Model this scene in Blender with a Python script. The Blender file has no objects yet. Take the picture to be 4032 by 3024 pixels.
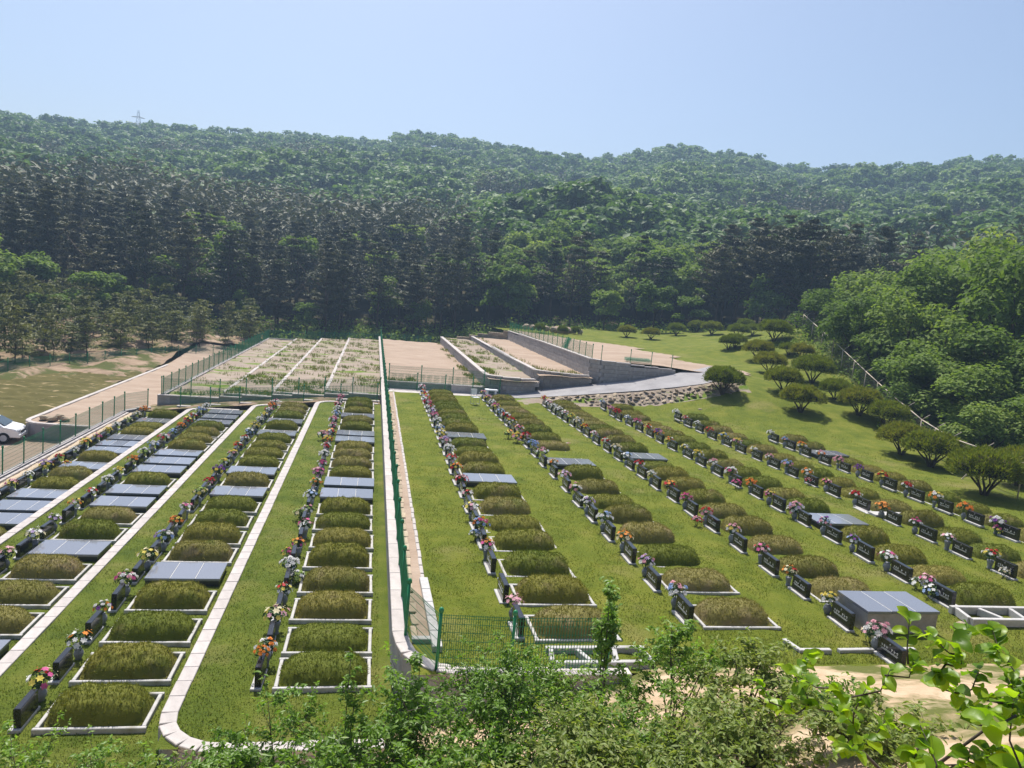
import bpy, math, random
import numpy as np
from mathutils import Matrix, Vector
R_ = math.radians
S = bpy.context.scene
COL = S.collection
rng = np.random.default_rng(7)
random.seed(7)

# ------------------------------------------------------------------ camera, world, sun, exposure
CAMZ = 8.5
cam = bpy.data.objects.new('camera', bpy.data.cameras.new('camera'))
COL.objects.link(cam)
CR = ((0.98020223, -0.06256421, -0.18785447), (-0.17810291, 0.13590316, -0.9745818), (0.08650395, 0.98874469, 0.12206971))
cam.matrix_world = Matrix.Translation((0, 0, CAMZ)) @ Matrix(CR).to_4x4()
cam.data.sensor_width = 36.0
cam.data.lens = 36.0 * 2933.0 / 4032.0
cam.data.clip_start = 0.1
cam.data.clip_end = 3000
S.camera = cam

SUN_EL, SUN_AZ = R_(62), R_(-6)
world = bpy.data.worlds.new("World")
S.world = world
world.use_nodes = True
wn = world.node_tree
wn.nodes.clear()
sky = wn.nodes.new('ShaderNodeTexSky')
sky.sky_type = 'NISHITA'
sky.sun_disc = False
sky.sun_elevation = SUN_EL
sky.sun_rotation = SUN_AZ
sky.altitude = 100
sky.air_density = 1.0
sky.dust_density = 3.0
sky.ozone_density = 3.0
bg = wn.nodes.new('ShaderNodeBackground')
bg.inputs['Strength'].default_value = 0.096
wo = wn.nodes.new('ShaderNodeOutputWorld')
wn.links.new(sky.outputs[0], bg.inputs[0])
wn.links.new(bg.outputs[0], wo.inputs[0])
sd = Vector((math.sin(SUN_AZ) * math.cos(SUN_EL), math.cos(SUN_AZ) * math.cos(SUN_EL), math.sin(SUN_EL)))
sun = bpy.data.objects.new('sun', bpy.data.lights.new('sun', 'SUN'))
sun.data.energy = 4.5
sun.data.angle = R_(0.5)
sun.data.color = (1.0, 0.95, 0.87)
sun.rotation_euler = sd.to_track_quat('Z', 'Y').to_euler()
sun.location = (0, 0, 60)
COL.objects.link(sun)
S.view_settings.view_transform = 'Standard'
S.view_settings.look = 'None'
S.view_settings.gamma = 1
S.view_settings.use_curve_mapping = False
S.view_settings.exposure = 0.62
S.render.engine = 'CYCLES'
S.cycles.use_denoising = True
S.cycles.denoiser = 'OPENIMAGEDENOISE'
S.cycles.denoising_input_passes = 'RGB_ALBEDO_NORMAL'
S.cycles.denoising_prefilter = 'ACCURATE'
S.cycles.max_bounces = 6
S.cycles.transparent_max_bounces = 6

# ------------------------------------------------------------------ object helpers
def tag(o, label=None, cat=None, group=None, kind=None):
    if label: o['label'] = label
    if cat: o['category'] = cat
    if group: o['group'] = group
    if kind: o['kind'] = kind
    return o

def ob(name, me, parent=None, loc=(0, 0, 0), rot=(0, 0, 0), scale=(1, 1, 1)):
    o = bpy.data.objects.new(name, me)
    COL.objects.link(o)
    o.location = loc
    o.rotation_euler = rot
    o.scale = scale
    if parent: o.parent = parent
    return o

def thing(name, label, cat, loc=(0, 0, 0), rz=0.0, group=None):
    o = ob(name, None, None, loc, (0, 0, rz))
    return tag(o, label, cat, group)

ORD = ['zeroth', 'first', 'second', 'third', 'fourth', 'fifth', 'sixth', 'seventh', 'eighth', 'ninth', 'tenth', 'eleventh', 'twelfth',
       'thirteenth', 'fourteenth', 'fifteenth', 'sixteenth', 'seventeenth', 'eighteenth', 'nineteenth', 'twentieth', 'twenty-first',
       'twenty-second', 'twenty-third', 'twenty-fourth']

# ------------------------------------------------------------------ mesh helpers
class MB:
    def __init__(s): s.V = []; s.F = []; s.M = []; s.n = 0
    def add(s, V, F, m=0):
        V = np.asarray(V, float)
        s.V.append(V)
        s.F += [tuple(int(i) + s.n for i in f) for f in F]
        s.M += [m] * len(F)
        s.n += len(V)
        return s
    def box(s, c, d, m=0, rz=0.0, top=1.0, bev=0.0):
        x, y, z = d[0] / 2, d[1] / 2, d[2] / 2
        if bev:
            b = bev
            r = [(-x, -y), (x, -y), (x, y), (-x, y)]
            i = [(-x + b, -y + b), (x - b, -y + b), (x - b, y - b), (-x + b, y - b)]
            V = [(a, q, -z) for a, q in r] + [(a, q, z - b) for a, q in r] + [(a, q, z) for a, q in i]
            F = [(3, 2, 1, 0), (8, 9, 10, 11)]
            for k in range(4):
                j = (k + 1) % 4
                F += [(k, j, 4 + j, 4 + k), (4 + k, 4 + j, 8 + j, 8 + k)]
        else:
            t = top
            V = [(-x, -y, -z), (x, -y, -z), (x, y, -z), (-x, y, -z), (-x * t, -y * t, z), (x * t, -y * t, z), (x * t, y * t, z), (-x * t, y * t, z)]
            F = [(3, 2, 1, 0), (4, 5, 6, 7), (0, 1, 5, 4), (1, 2, 6, 5), (2, 3, 7, 6), (3, 0, 4, 7)]
        V = np.array(V)
        if rz:
            c_, s_ = math.cos(rz), math.sin(rz)
            V = V @ np.array([[c_, s_, 0], [-s_, c_, 0], [0, 0, 1]])
        return s.add(V + np.array(c), F, m)
    def tube(s, pts, rad, n=6, m=0, cap=True):
        pts = [Vector(p) for p in pts]
        if not hasattr(rad, '__len__'): rad = [rad] * len(pts)
        V, F = [], []
        for i, p in enumerate(pts):
            a = pts[max(0, i - 1)]; b = pts[min(len(pts) - 1, i + 1)]
            t = (b - a).normalized()
            u = t.cross(Vector((0, 0, 1)))
            if u.length < 1e-3: u = t.cross(Vector((1, 0, 0)))
            u.normalize(); w = t.cross(u)
            for k in range(n):
                an = 2 * math.pi * k / n
                V.append(p + (u * math.cos(an) + w * math.sin(an)) * rad[i])
        for i in range(len(pts) - 1):
            for k in range(n):
                j = (k + 1) % n
                F.append((i * n + k, i * n + j, (i + 1) * n + j, (i + 1) * n + k))
        if cap:
            F.append(tuple(range(n))[::-1]); F.append(tuple(range((len(pts) - 1) * n, len(pts) * n)))
        return s.add([tuple(v) for v in V], F, m)
    def lathe(s, prof, n=12, m=0, c=(0, 0, 0)):
        V, F = [], []
        for r, z in prof:
            for k in range(n):
                a = 2 * math.pi * k / n
                V.append((c[0] + r * math.cos(a), c[1] + r * math.sin(a), c[2] + z))
        for i in range(len(prof) - 1):
            for k in range(n):
                j = (k + 1) % n
                F.append((i * n + k, i * n + j, (i + 1) * n + j, (i + 1) * n + k))
        F.append(tuple(range(n))[::-1]); F.append(tuple(range((len(prof) - 1) * n, len(prof) * n)))
        return s.add(V, F, m)
    def mesh(s, name, mats, smooth=False):
        me = bpy.data.meshes.new(name)
        V = np.concatenate(s.V) if s.V else np.zeros((0, 3))
        me.from_pydata(V.tolist(), [], s.F)
        if not isinstance(mats, (list, tuple)): mats = [mats]
        for m in mats: me.materials.append(m)
        if any(s.M): me.polygons.foreach_set('material_index', s.M)
        if smooth: me.polygons.foreach_set('use_smooth', [True] * len(s.F))
        me.update()
        return me

def fast_mesh(name, V, F, mat, attr=None, smooth=False, mi=None):
    """V (n,3), F (m,k) with k = 3 or 4"""
    me = bpy.data.meshes.new(name)
    V = np.asarray(V, np.float32); F = np.asarray(F, np.int32)
    k = F.shape[1]
    me.vertices.add(len(V)); me.vertices.foreach_set('co', V.ravel())
    me.loops.add(F.size); me.loops.foreach_set('vertex_index', F.ravel())
    me.polygons.add(len(F)); me.polygons.foreach_set('loop_start', np.arange(0, F.size, k, dtype=np.int32))
    for m in (mat if isinstance(mat, (list, tuple)) else [mat]): me.materials.append(m)
    if mi is not None: me.polygons.foreach_set('material_index', np.asarray(mi, np.int32))
    if smooth: me.polygons.foreach_set('use_smooth', np.ones(len(F), bool))
    if attr is not None:
        a = me.attributes.new('tint', 'FLOAT', 'POINT')
        a.data.foreach_set('value', np.asarray(attr, np.float32))
    me.update(calc_edges=True)
    return me

def grid_mesh(name, xs, ys, zf, mat, mask=None, smooth=True):
    X, Y = np.meshgrid(xs, ys)
    Z = zf(X, Y)
    nx, ny = len(xs), len(ys)
    i = np.arange(nx * ny).reshape(ny, nx)
    F = np.stack([i[:-1, :-1], i[:-1, 1:], i[1:, 1:], i[1:, :-1]], -1).reshape(-1, 4)
    if mask is not None:
        cx = (X[:-1, :-1] + X[1:, 1:]).ravel() / 2; cy = (Y[:-1, :-1] + Y[1:, 1:]).ravel() / 2
        F = F[mask(cx, cy)]
    return fast_mesh(name, np.stack([X.ravel(), Y.ravel(), Z.ravel()], 1), F, mat, smooth=smooth)

def sines(X, Y, seed=0, n=6, L0=1.0, L1=6.0):
    r = np.random.default_rng(seed)
    o = np.zeros_like(X, dtype=float)
    for _ in range(n):
        L = math.exp(r.uniform(math.log(L0), math.log(L1))); a = r.uniform(0, 2 * math.pi)
        o += np.sin((X * math.cos(a) + Y * math.sin(a)) * 2 * math.pi / L + r.uniform(0, 6.28)) / n ** 0.5
    return o

# ------------------------------------------------------------------ material helpers
def nt(name):
    m = bpy.data.materials.new(name)
    m.use_nodes = True
    t = m.node_tree
    t.nodes.clear()
    return m, t

def N(t, kind, **kw):
    n = t.nodes.new(kind)
    for k, v in kw.items():
        if k in n.bl_rna.properties: setattr(n, k, v)
        else: n.inputs[k].default_value = v
    return n

def ramp(t, fac, stops):
    r = t.nodes.new('ShaderNodeValToRGB')
    e = r.color_ramp.elements
    while len(e) < len(stops): e.new(0.5)
    for el, (p, c) in zip(e, stops):
        el.position = p
        el.color = (c[0], c[1], c[2], 1)
    t.links.new(fac, r.inputs[0])
    return r.outputs[0]

def mixc(t, fac, a, b, mode='MIX'):
    m = t.nodes.new('ShaderNodeMix')
    m.data_type = 'RGBA'; m.blend_type = mode
    for s, v in ((0, fac), (6, a), (7, b)):
        if hasattr(v, 'is_linked') or hasattr(v, 'links'): t.links.new(v, m.inputs[s])
        elif s == 0: m.inputs[0].default_value = v
        else: m.inputs[s].default_value = (v[0], v[1], v[2], 1)
    return m.outputs[2]

def solid(name, stops, scale=4.0, rough=0.8, bump=0.0, bscale=None, spec=0.3, detail=6, world=False, stretch=None, obj_var=0.0, metallic=0.0,
          patch=None, coat=0.0):
    """noise-coloured surface; stops = colour stops along a noise; patch = (colour, scale, lo, hi) second layer"""
    m, t = nt(name)
    out = N(t, 'ShaderNodeOutputMaterial'); p = N(t, 'ShaderNodeBsdfPrincipled')
    p.inputs['Roughness'].default_value = rough
    p.inputs['Specular IOR Level'].default_value = spec
    p.inputs['Metallic'].default_value = metallic
    if coat: p.inputs['Coat Weight'].default_value = coat
    if world: co = N(t, 'ShaderNodeNewGeometry').outputs['Position']
    else: co = N(t, 'ShaderNodeTexCoord').outputs['Object']
    if stretch:
        mp = N(t, 'ShaderNodeMapping'); mp.inputs['Scale'].default_value = stretch
        t.links.new(co, mp.inputs[0]); co = mp.outputs[0]
    nz = N(t, 'ShaderNodeTexNoise', Scale=scale, Detail=float(detail), Roughness=0.62)
    t.links.new(co, nz.inputs['Vector'])
    col = ramp(t, nz.outputs['Fac'], stops)
    if patch:
        n2 = N(t, 'ShaderNodeTexNoise', Scale=patch[1], Detail=7.0, Roughness=0.65)
        t.links.new(co, n2.inputs['Vector'])
        mr = N(t, 'ShaderNodeMapRange'); mr.inputs[1].default_value = patch[2]; mr.inputs[2].default_value = patch[3]
        t.links.new(n2.outputs['Fac'], mr.inputs[0])
        col = mixc(t, mr.outputs[0], col, patch[0])
    if obj_var:
        oi = N(t, 'ShaderNodeObjectInfo')
        hs = N(t, 'ShaderNodeHueSaturation')
        mr = N(t, 'ShaderNodeMapRange'); mr.inputs[3].default_value = 1 - obj_var; mr.inputs[4].default_value = 1 + obj_var
        t.links.new(oi.outputs['Random'], mr.inputs[0]); t.links.new(mr.outputs[0], hs.inputs['Value'])
        t.links.new(col, hs.inputs['Color']); col = hs.outputs[0]
    t.links.new(col, p.inputs['Base Color'])
    if bump:
        nb = N(t, 'ShaderNodeTexNoise', Scale=bscale or scale * 5, Detail=5.0, Roughness=0.6)
        t.links.new(co, nb.inputs['Vector'])
        bp = N(t, 'ShaderNodeBump'); bp.inputs['Strength'].default_value = 1.0; bp.inputs['Distance'].default_value = bump
        t.links.new(nb.outputs['Fac'], bp.inputs['Height']); t.links.new(bp.outputs[0], p.inputs['Normal'])
    t.links.new(p.outputs[0], out.inputs[0])
    return m

def leafy(name, stops, trans=0.35, rough=0.5, spec=0.3, obj=0.5, island=0.5, attr=False, tcol=None, patch=None):
    """leaf or blade material: colour varies from piece to piece and from plant to plant"""
    m, t = nt(name)
    out = N(t, 'ShaderNodeOutputMaterial'); p = N(t, 'ShaderNodeBsdfPrincipled')
    p.inputs['Roughness'].default_value = rough; p.inputs['Specular IOR Level'].default_value = spec
    g = N(t, 'ShaderNodeNewGeometry'); oi = N(t, 'ShaderNodeObjectInfo')
    a = N(t, 'ShaderNodeMath', operation='MULTIPLY'); t.links.new(g.outputs['Random Per Island'], a.inputs[0]); a.inputs[1].default_value = island
    b = N(t, 'ShaderNodeMath', operation='MULTIPLY_ADD')
    if attr:
        at = N(t, 'ShaderNodeAttribute'); at.attribute_name = 'tint'; t.links.new(at.outputs['Fac'], b.inputs[0])
    else: t.links.new(oi.outputs['Random'], b.inputs[0])
    b.inputs[1].default_value = obj; t.links.new(a.outputs[0], b.inputs[2])
    col = ramp(t, b.outputs[0], stops)
    for pt in (patch or ()):
        nz = N(t, 'ShaderNodeTexNoise', Scale=pt[1], Detail=6.0, Roughness=0.6)
        t.links.new(g.outputs['Position'], nz.inputs['Vector'])
        mr = N(t, 'ShaderNodeMapRange'); mr.inputs[1].default_value = pt[2]; mr.inputs[2].default_value = pt[3]; mr.inputs[4].default_value = pt[4]
        t.links.new(nz.outputs['Fac'], mr.inputs[0])
        col = mixc(t, mr.outputs[0], col, pt[0])
    t.links.new(col, p.inputs['Base Color'])
    if trans:
        tr = N(t, 'ShaderNodeBsdfTranslucent'); mx = N(t, 'ShaderNodeMixShader'); mx.inputs[0].default_value = trans
        tc = mixc(t, 1.0, col, tcol or (1.25, 1.3, 0.6), 'MULTIPLY')
        t.links.new(tc, tr.inputs[0])
        t.links.new(p.outputs[0], mx.inputs[1]); t.links.new(tr.outputs[0], mx.inputs[2]); t.links.new(mx.outputs[0], out.inputs[0])
    else: t.links.new(p.outputs[0], out.inputs[0])
    return m

# ------------------------------------------------------------------ materials
m_lawn = solid('lawn_turf', [(0.3, (0.075, 0.105, 0.008)), (0.5, (0.115, 0.14, 0.012)), (0.72, (0.17, 0.175, 0.025))], 0.9, 0.9, 0.05, 24, 0.15, world=True,
               patch=((0.20, 0.18, 0.06), 0.35, 0.56, 0.78))
m_lawn_green = solid('green_lawn_turf', [(0.3, (0.055, 0.085, 0.008)), (0.5, (0.09, 0.12, 0.012)), (0.72, (0.14, 0.155, 0.024))], 0.9, 0.9, 0.05, 24, 0.15, world=True,
               patch=((0.17, 0.165, 0.045), 0.5, 0.54, 0.74))
m_blade_green = leafy('green_grass_blade', [(0.0, (0.065, 0.105, 0.010)), (0.5, (0.105, 0.145, 0.017)), (0.85, (0.165, 0.185, 0.035)), (1.0, (0.26, 0.24, 0.09))], 0.3, 0.6, 0.2, 0.0, 1.0, patch=[((0.19, 0.18, 0.05), 0.5, 0.54, 0.74, 0.85), ((0.06, 0.11, 0.010), 0.25, 0.50, 0.68, 0.7)])
m_blade = leafy('grass_blade', [(0.0, (0.095, 0.135, 0.012)), (0.5, (0.14, 0.175, 0.02)), (0.85, (0.20, 0.205, 0.045)), (1.0, (0.29, 0.25, 0.10))], 0.3, 0.6, 0.2, 0.0, 1.0, patch=[((0.23, 0.20, 0.07), 0.35, 0.55, 0.75, 0.85), ((0.085, 0.14, 0.014), 0.16, 0.50, 0.68, 0.7)])
m_mound = leafy('mound_turf', [(0.0, (0.085, 0.115, 0.012)), (0.35, (0.14, 0.165, 0.022)), (0.7, (0.20, 0.19, 0.036)), (1.0, (0.29, 0.24, 0.085))], 0.28, 0.75, 0.15, 0.55, 0.5, patch=[((0.24, 0.19, 0.10), 1.1, 0.56, 0.72, 0.75), ((0.10, 0.15, 0.02), 0.7, 0.55, 0.7, 0.6)])
m_mound_dry = leafy('dry_mound_turf', [(0.0, (0.12, 0.125, 0.022)), (0.4, (0.18, 0.17, 0.042)), (0.75, (0.25, 0.22, 0.075)), (1.0, (0.36, 0.30, 0.14))], 0.28, 0.75, 0.15, 0.4, 0.6, patch=[((0.30, 0.23, 0.14), 1.2, 0.54, 0.70, 0.8), ((0.12, 0.16, 0.025), 0.8, 0.56, 0.7, 0.7)])
m_granite = solid('pale_granite', [(0.3, (0.36, 0.35, 0.34)), (0.6, (0.46, 0.45, 0.44)), (0.8, (0.54, 0.53, 0.51))], 9, 0.75, 0.004, 60, 0.3, obj_var=0.06, patch=((0.22, 0.21, 0.15), 2.2, 0.55, 0.8))
m_black = solid('black_granite', [(0.35, (0.010, 0.010, 0.012)), (0.7, (0.022, 0.022, 0.026))], 40, 0.16, 0, None, 0.55)
m_slab = solid('sky_toned_polished_granite', [(0.3, (0.15, 0.16, 0.19)), (0.7, (0.19, 0.20, 0.235))], 30, 0.06, 0, None, 1.0, obj_var=0.12)  # dark granite lightened to blue-grey: sky reflection put into the base colour
m_slabside = solid('dark_granite_side', [(0.3, (0.022, 0.025, 0.03)), (0.7, (0.035, 0.04, 0.048))], 20, 0.3, 0, None, 0.4)
m_joint = solid('white_mortar', [(0.3, (0.55, 0.54, 0.52)), (0.7, (0.72, 0.71, 0.68))], 14, 0.85)
m_letter = solid('white_inscription', [(0.3, (0.55, 0.55, 0.56)), (0.7, (0.72, 0.72, 0.74))], 9, 0.8)
m_vase = solid('grey_stone_vase', [(0.3, (0.17, 0.18, 0.20)), (0.7, (0.26, 0.27, 0.29))], 25, 0.55, 0.002, 80, 0.4, obj_var=0.2)
m_kerb = solid('pale_concrete', [(0.25, (0.36, 0.33, 0.31)), (0.55, (0.46, 0.42, 0.40)), (0.8, (0.53, 0.49, 0.46))], 3, 0.85, 0.004, 40, 0.25, obj_var=0.07, patch=((0.27, 0.24, 0.18), 1.7, 0.55, 0.8))
m_wall = solid('grey_block', [(0.25, (0.28, 0.26, 0.25)), (0.55, (0.38, 0.36, 0.35)), (0.8, (0.46, 0.44, 0.42))], 4, 0.9, 0.01, 18, 0.2, obj_var=0.12, patch=((0.20, 0.18, 0.15), 1.3, 0.52, 0.75))
m_road = solid('concrete_road', [(0.3, (0.23, 0.22, 0.225)), (0.55, (0.29, 0.28, 0.285)), (0.8, (0.34, 0.33, 0.33))], 0.8, 0.9, 0.004, 30, 0.2, world=True)
m_sand = solid('sandy_soil', [(0.25, (0.27, 0.20, 0.15)), (0.5, (0.335, 0.255, 0.195)), (0.75, (0.39, 0.31, 0.245))], 0.55, 0.95, 0.06, 3.0, 0.1, world=True, stretch=(0.6, 1.6, 1))
m_field = solid('weedy_soil', [(0.25, (0.23, 0.185, 0.145)), (0.5, (0.29, 0.235, 0.19)), (0.75, (0.35, 0.29, 0.235))], 0.6, 0.95, 0.06, 3.0, 0.1, world=True, stretch=(0.6, 1.5, 1),
                patch=((0.12, 0.18, 0.022), 0.42, 0.535, 0.61))
m_dryturf = solid('new_turf_field', [(0.3, (0.062, 0.058, 0.016)), (0.5, (0.09, 0.08, 0.024)), (0.7, (0.13, 0.11, 0.042))], 0.5, 0.95, 0.05, 6, 0.1, world=True, stretch=(0.7, 1.4, 1),
                  patch=((0.36, 0.28, 0.16), 1.3, 0.57, 0.68))
m_slope = solid('bare_slope', [(0.25, (0.33, 0.23, 0.14)), (0.5, (0.45, 0.33, 0.22)), (0.75, (0.55, 0.42, 0.30))], 1.2, 0.95, 0.05, 6, 0.1, world=True,
                patch=((0.10, 0.11, 0.03), 0.5, 0.47, 0.6))
m_bank = solid('brown_bank_soil', [(0.25, (0.19, 0.13, 0.085)), (0.5, (0.27, 0.195, 0.135)), (0.75, (0.36, 0.27, 0.19))], 1.0, 0.95, 0.05, 6, 0.1, world=True,
               patch=((0.075, 0.085, 0.024), 0.4, 0.46, 0.56))
m_floor = solid('forest_floor', [(0.3, (0.035, 0.035, 0.015)), (0.6, (0.07, 0.06, 0.03)), (0.8, (0.11, 0.09, 0.05))], 0.2, 0.95, 0.1, 2, 0.1, world=True)
m_green = solid('green_fence_paint', [(0.3, (0.010, 0.17, 0.065)), (0.7, (0.016, 0.23, 0.09))], 6, 0.4, 0, None, 0.5)
m_wire = solid('green_coated_wire', [(0.3, (0.010, 0.16, 0.07)), (0.7, (0.014, 0.20, 0.085))], 6, 0.5, 0, None, 0.4)
m_steel = solid('weathered_pipe', [(0.3, (0.36, 0.29, 0.22)), (0.7, (0.52, 0.46, 0.38))], 8, 0.6, 0, None, 0.4)
m_chain = solid('grey_chain_link', [(0.3, (0.12, 0.115, 0.10)), (0.7, (0.17, 0.165, 0.15))], 8, 0.6, 0, None, 0.4)
m_bark = solid('bark', [(0.3, (0.05, 0.038, 0.028)), (0.6, (0.09, 0.07, 0.05)), (0.8, (0.14, 0.11, 0.085))], 6, 0.9, 0.01, 20, 0.15, stretch=(1, 1, 0.3))
m_pinebark = solid('pine_bark', [(0.3, (0.06, 0.04, 0.03)), (0.6, (0.11, 0.075, 0.055)), (0.8, (0.16, 0.12, 0.09))], 5, 0.9, 0.01, 20, 0.15, stretch=(1, 1, 0.3))
m_pine = leafy('pine_needle', [(0.0, (0.030, 0.040, 0.019)), (0.4, (0.058, 0.068, 0.031)), (0.75, (0.105, 0.105, 0.05)), (1.0, (0.16, 0.14, 0.08))], 0.12, 0.6, 0.2, 0.6, 0.4)
m_pine_far = leafy('far_pine_needle', [(0.0, (0.030, 0.040, 0.019)), (0.4, (0.058, 0.068, 0.031)), (0.75, (0.105, 0.105, 0.05)), (1.0, (0.16, 0.14, 0.08))], 0.12, 0.6, 0.2, 0.6, 0.4, attr=True)
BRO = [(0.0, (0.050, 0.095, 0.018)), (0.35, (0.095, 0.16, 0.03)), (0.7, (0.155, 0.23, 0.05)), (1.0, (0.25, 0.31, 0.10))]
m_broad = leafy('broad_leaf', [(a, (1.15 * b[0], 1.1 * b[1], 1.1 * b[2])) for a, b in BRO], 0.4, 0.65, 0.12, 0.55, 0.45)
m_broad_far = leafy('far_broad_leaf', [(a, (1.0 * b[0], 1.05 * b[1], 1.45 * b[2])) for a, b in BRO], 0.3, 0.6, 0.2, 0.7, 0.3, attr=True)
m_youngpine = leafy('young_pine_needle', [(0.0, (0.055, 0.075, 0.02)), (0.5, (0.11, 0.125, 0.038)), (1.0, (0.19, 0.19, 0.065))], 0.25, 0.6, 0.2, 0.5, 0.5)
m_shrub = leafy('clipped_shrub_needle', [(0.0, (0.075, 0.11, 0.010)), (0.45, (0.14, 0.18, 0.02)), (0.8, (0.20, 0.20, 0.03)), (1.0, (0.27, 0.19, 0.05))], 0.4, 0.6, 0.2, 0.55, 0.45)
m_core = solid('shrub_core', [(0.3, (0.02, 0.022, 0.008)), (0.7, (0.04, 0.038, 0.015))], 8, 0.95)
m_leafA = leafy('bush_leaf', [(0.0, (0.07, 0.15, 0.016)), (0.5, (0.14, 0.26, 0.03)), (1.0, (0.24, 0.36, 0.06))], 0.5, 0.42, 0.4, 0.3, 0.7)
m_leafB = leafy('dull_bush_leaf', [(0.0, (0.10, 0.15, 0.03)), (0.5, (0.19, 0.26, 0.05)), (1.0, (0.34, 0.36, 0.13))], 0.45, 0.5, 0.35, 0.3, 0.7)
m_leafC = leafy('large_bright_leaf', [(0.0, (0.08, 0.17, 0.012)), (0.5, (0.17, 0.30, 0.014)), (1.0, (0.28, 0.40, 0.02))], 0.6, 0.38, 0.4, 0.9, 0.2, tcol=(1.3, 1.35, 0.5))
m_twig = solid('dark_twig', [(0.3, (0.045, 0.035, 0.03)), (0.7, (0.09, 0.07, 0.06))], 14, 0.85)
m_stemgreen = solid('flower_stem_green', [(0.3, (0.02, 0.06, 0.015)), (0.7, (0.05, 0.11, 0.03))], 14, 0.6)
m_stone = solid('field_stone', [(0.3, (0.30, 0.24, 0.165)), (0.55, (0.38, 0.31, 0.225)), (0.8, (0.46, 0.39, 0.30))], 5, 0.9, 0.02, 16, 0.2, obj_var=0.2)
m_white = solid('white_paint', [(0.3, (0.72, 0.73, 0.74)), (0.7, (0.80, 0.81, 0.82))], 5, 0.5)
m_carpaint = solid('white_car_paint', [(0.3, (0.74, 0.76, 0.78)), (0.7, (0.80, 0.81, 0.83))], 2, 0.25, 0, None, 0.5, coat=0.6)
m_glass = solid('dark_car_glass', [(0.3, (0.02, 0.035, 0.04)), (0.7, (0.035, 0.055, 0.06))], 2, 0.06, 0, None, 0.7)
m_tyre = solid('black_rubber', [(0.3, (0.012, 0.012, 0.012)), (0.7, (0.025, 0.025, 0.025))], 8, 0.8)
m_lamp = solid('lamp_glass', [(0.3, (0.45, 0.46, 0.48)), (0.7, (0.6, 0.6, 0.62))], 5, 0.1, 0, None, 0.7)
m_pylon = solid('galvanised_steel', [(0.3, (0.42, 0.43, 0.45)), (0.7, (0.55, 0.56, 0.58))], 4, 0.6)
FLC = {'p': (0.78, 0.42, 0.50), 'm': (0.66, 0.12, 0.32), 'r': (0.58, 0.03, 0.035), 'o': (0.82, 0.30, 0.05), 'y': (0.82, 0.68, 0.14), 'w': (0.84, 0.83, 0.82),
       'v': (0.26, 0.08, 0.40), 'b': (0.34, 0.46, 0.72), 'l': (0.56, 0.42, 0.66), 'g': (0.42, 0.55, 0.16), 'c': (0.78, 0.70, 0.46)}
FLN = {'p': 'pink', 'm': 'magenta', 'r': 'red', 'o': 'orange', 'y': 'yellow', 'w': 'white', 'v': 'purple', 'b': 'blue', 'l': 'lavender', 'g': 'lime', 'c': 'cream'}
m_fl = {}
for k, c in FLC.items():
    m_fl[k] = leafy('petal_' + FLN[k].replace(' ', '_'), [(0.0, tuple(v * 0.72 for v in c)), (1.0, c)], 0.25, 0.6, 0.2, 0.3, 0.7, tcol=(1, 1, 1))

# ------------------------------------------------------------------ ground shapes
class TPS:
    def __init__(s, P):
        P = np.array(P, float)
        s.c = P[:, :2]; n = len(P)
        d = np.hypot(*(s.c[:, None] - s.c[None]).transpose(2, 0, 1))
        K = s.k(d) + np.eye(n) * 2.0
        A = np.zeros((n + 3, n + 3)); A[:n, :n] = K; A[:n, n] = 1; A[:n, n + 1:] = s.c; A[n, :n] = 1; A[n + 1:, :n] = s.c.T
        s.w = np.linalg.solve(A, np.concatenate([P[:, 2], [0, 0, 0]]))
    @staticmethod
    def k(d): return np.where(d > 1e-9, d * d * np.log(np.maximum(d, 1e-9)), 0.0)
    def __call__(s, X, Y):
        X = np.asarray(X, float); Y = np.asarray(Y, float); sh = X.shape
        x, y = X.ravel(), Y.ravel(); o = np.zeros(len(x)); n = len(s.c)
        for a in range(0, len(x), 20000):
            q = slice(a, a + 20000)
            d = np.hypot(x[q, None] - s.c[None, :, 0], y[q, None] - s.c[None, :, 1])
            o[q] = s.k(d) @ s.w[:n] + s.w[n] + s.w[n + 1] * x[q] + s.w[n + 2] * y[q]
        return o.reshape(sh)

_RP = [(x, y, 1.0) for x in (2, 8, 14, 20) for y in (10, 18, 26, 34, 42)] + [(24, y, 1.0) for y in (20, 27, 33, 39)] + [
    (2, 50, 1.0), (8, 50, 1.0), (12, 50, 1.02), (15.8, 49.0, 1.05), (20, 46, 1.05), (20, 49.5, 1.4), (24.5, 49.2, 2.3), (26.5, 50, 2.9), (23, 44.5, 1.25),
    (28, 28, 1.2), (30.5, 34, 1.1), (30, 38, 1.2), (33, 40, 1.3), (28, 44, 1.8), (25, 48, 2.2), (30, 46, 2.2), (34, 45, 2.4), (33, 52, 3.1), (37.5, 51.7, 3.1),
    (36, 60, 4.1), (40, 60, 5.0), (35, 64, 4.1), (42.6, 69, 7.0), (44, 80, 5.4), (43, 92, 5.2), (28, 54, 3.55), (29, 58, 3.75), (28, 70, 3.9), (21, 60, 3.9), (21, 75, 3.9),
    (21, 88, 3.8), (30, 80, 3.95), (30, 100, 4.2), (38, 100, 4.4), (40, 110, 4.6), (50, 108, 5.2), (24, 104, 3.6), (50, 90, 6.5), (50, 70, 7.6), (50, 45, 2.0), (45, 30, 1.0),
    (40, 20, 0.8), (30, 16, 1.1), (30, 10, 1.2), (60, 100, 6.5), (60, 60, 6.0)]
HR = TPS(_RP)
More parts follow.
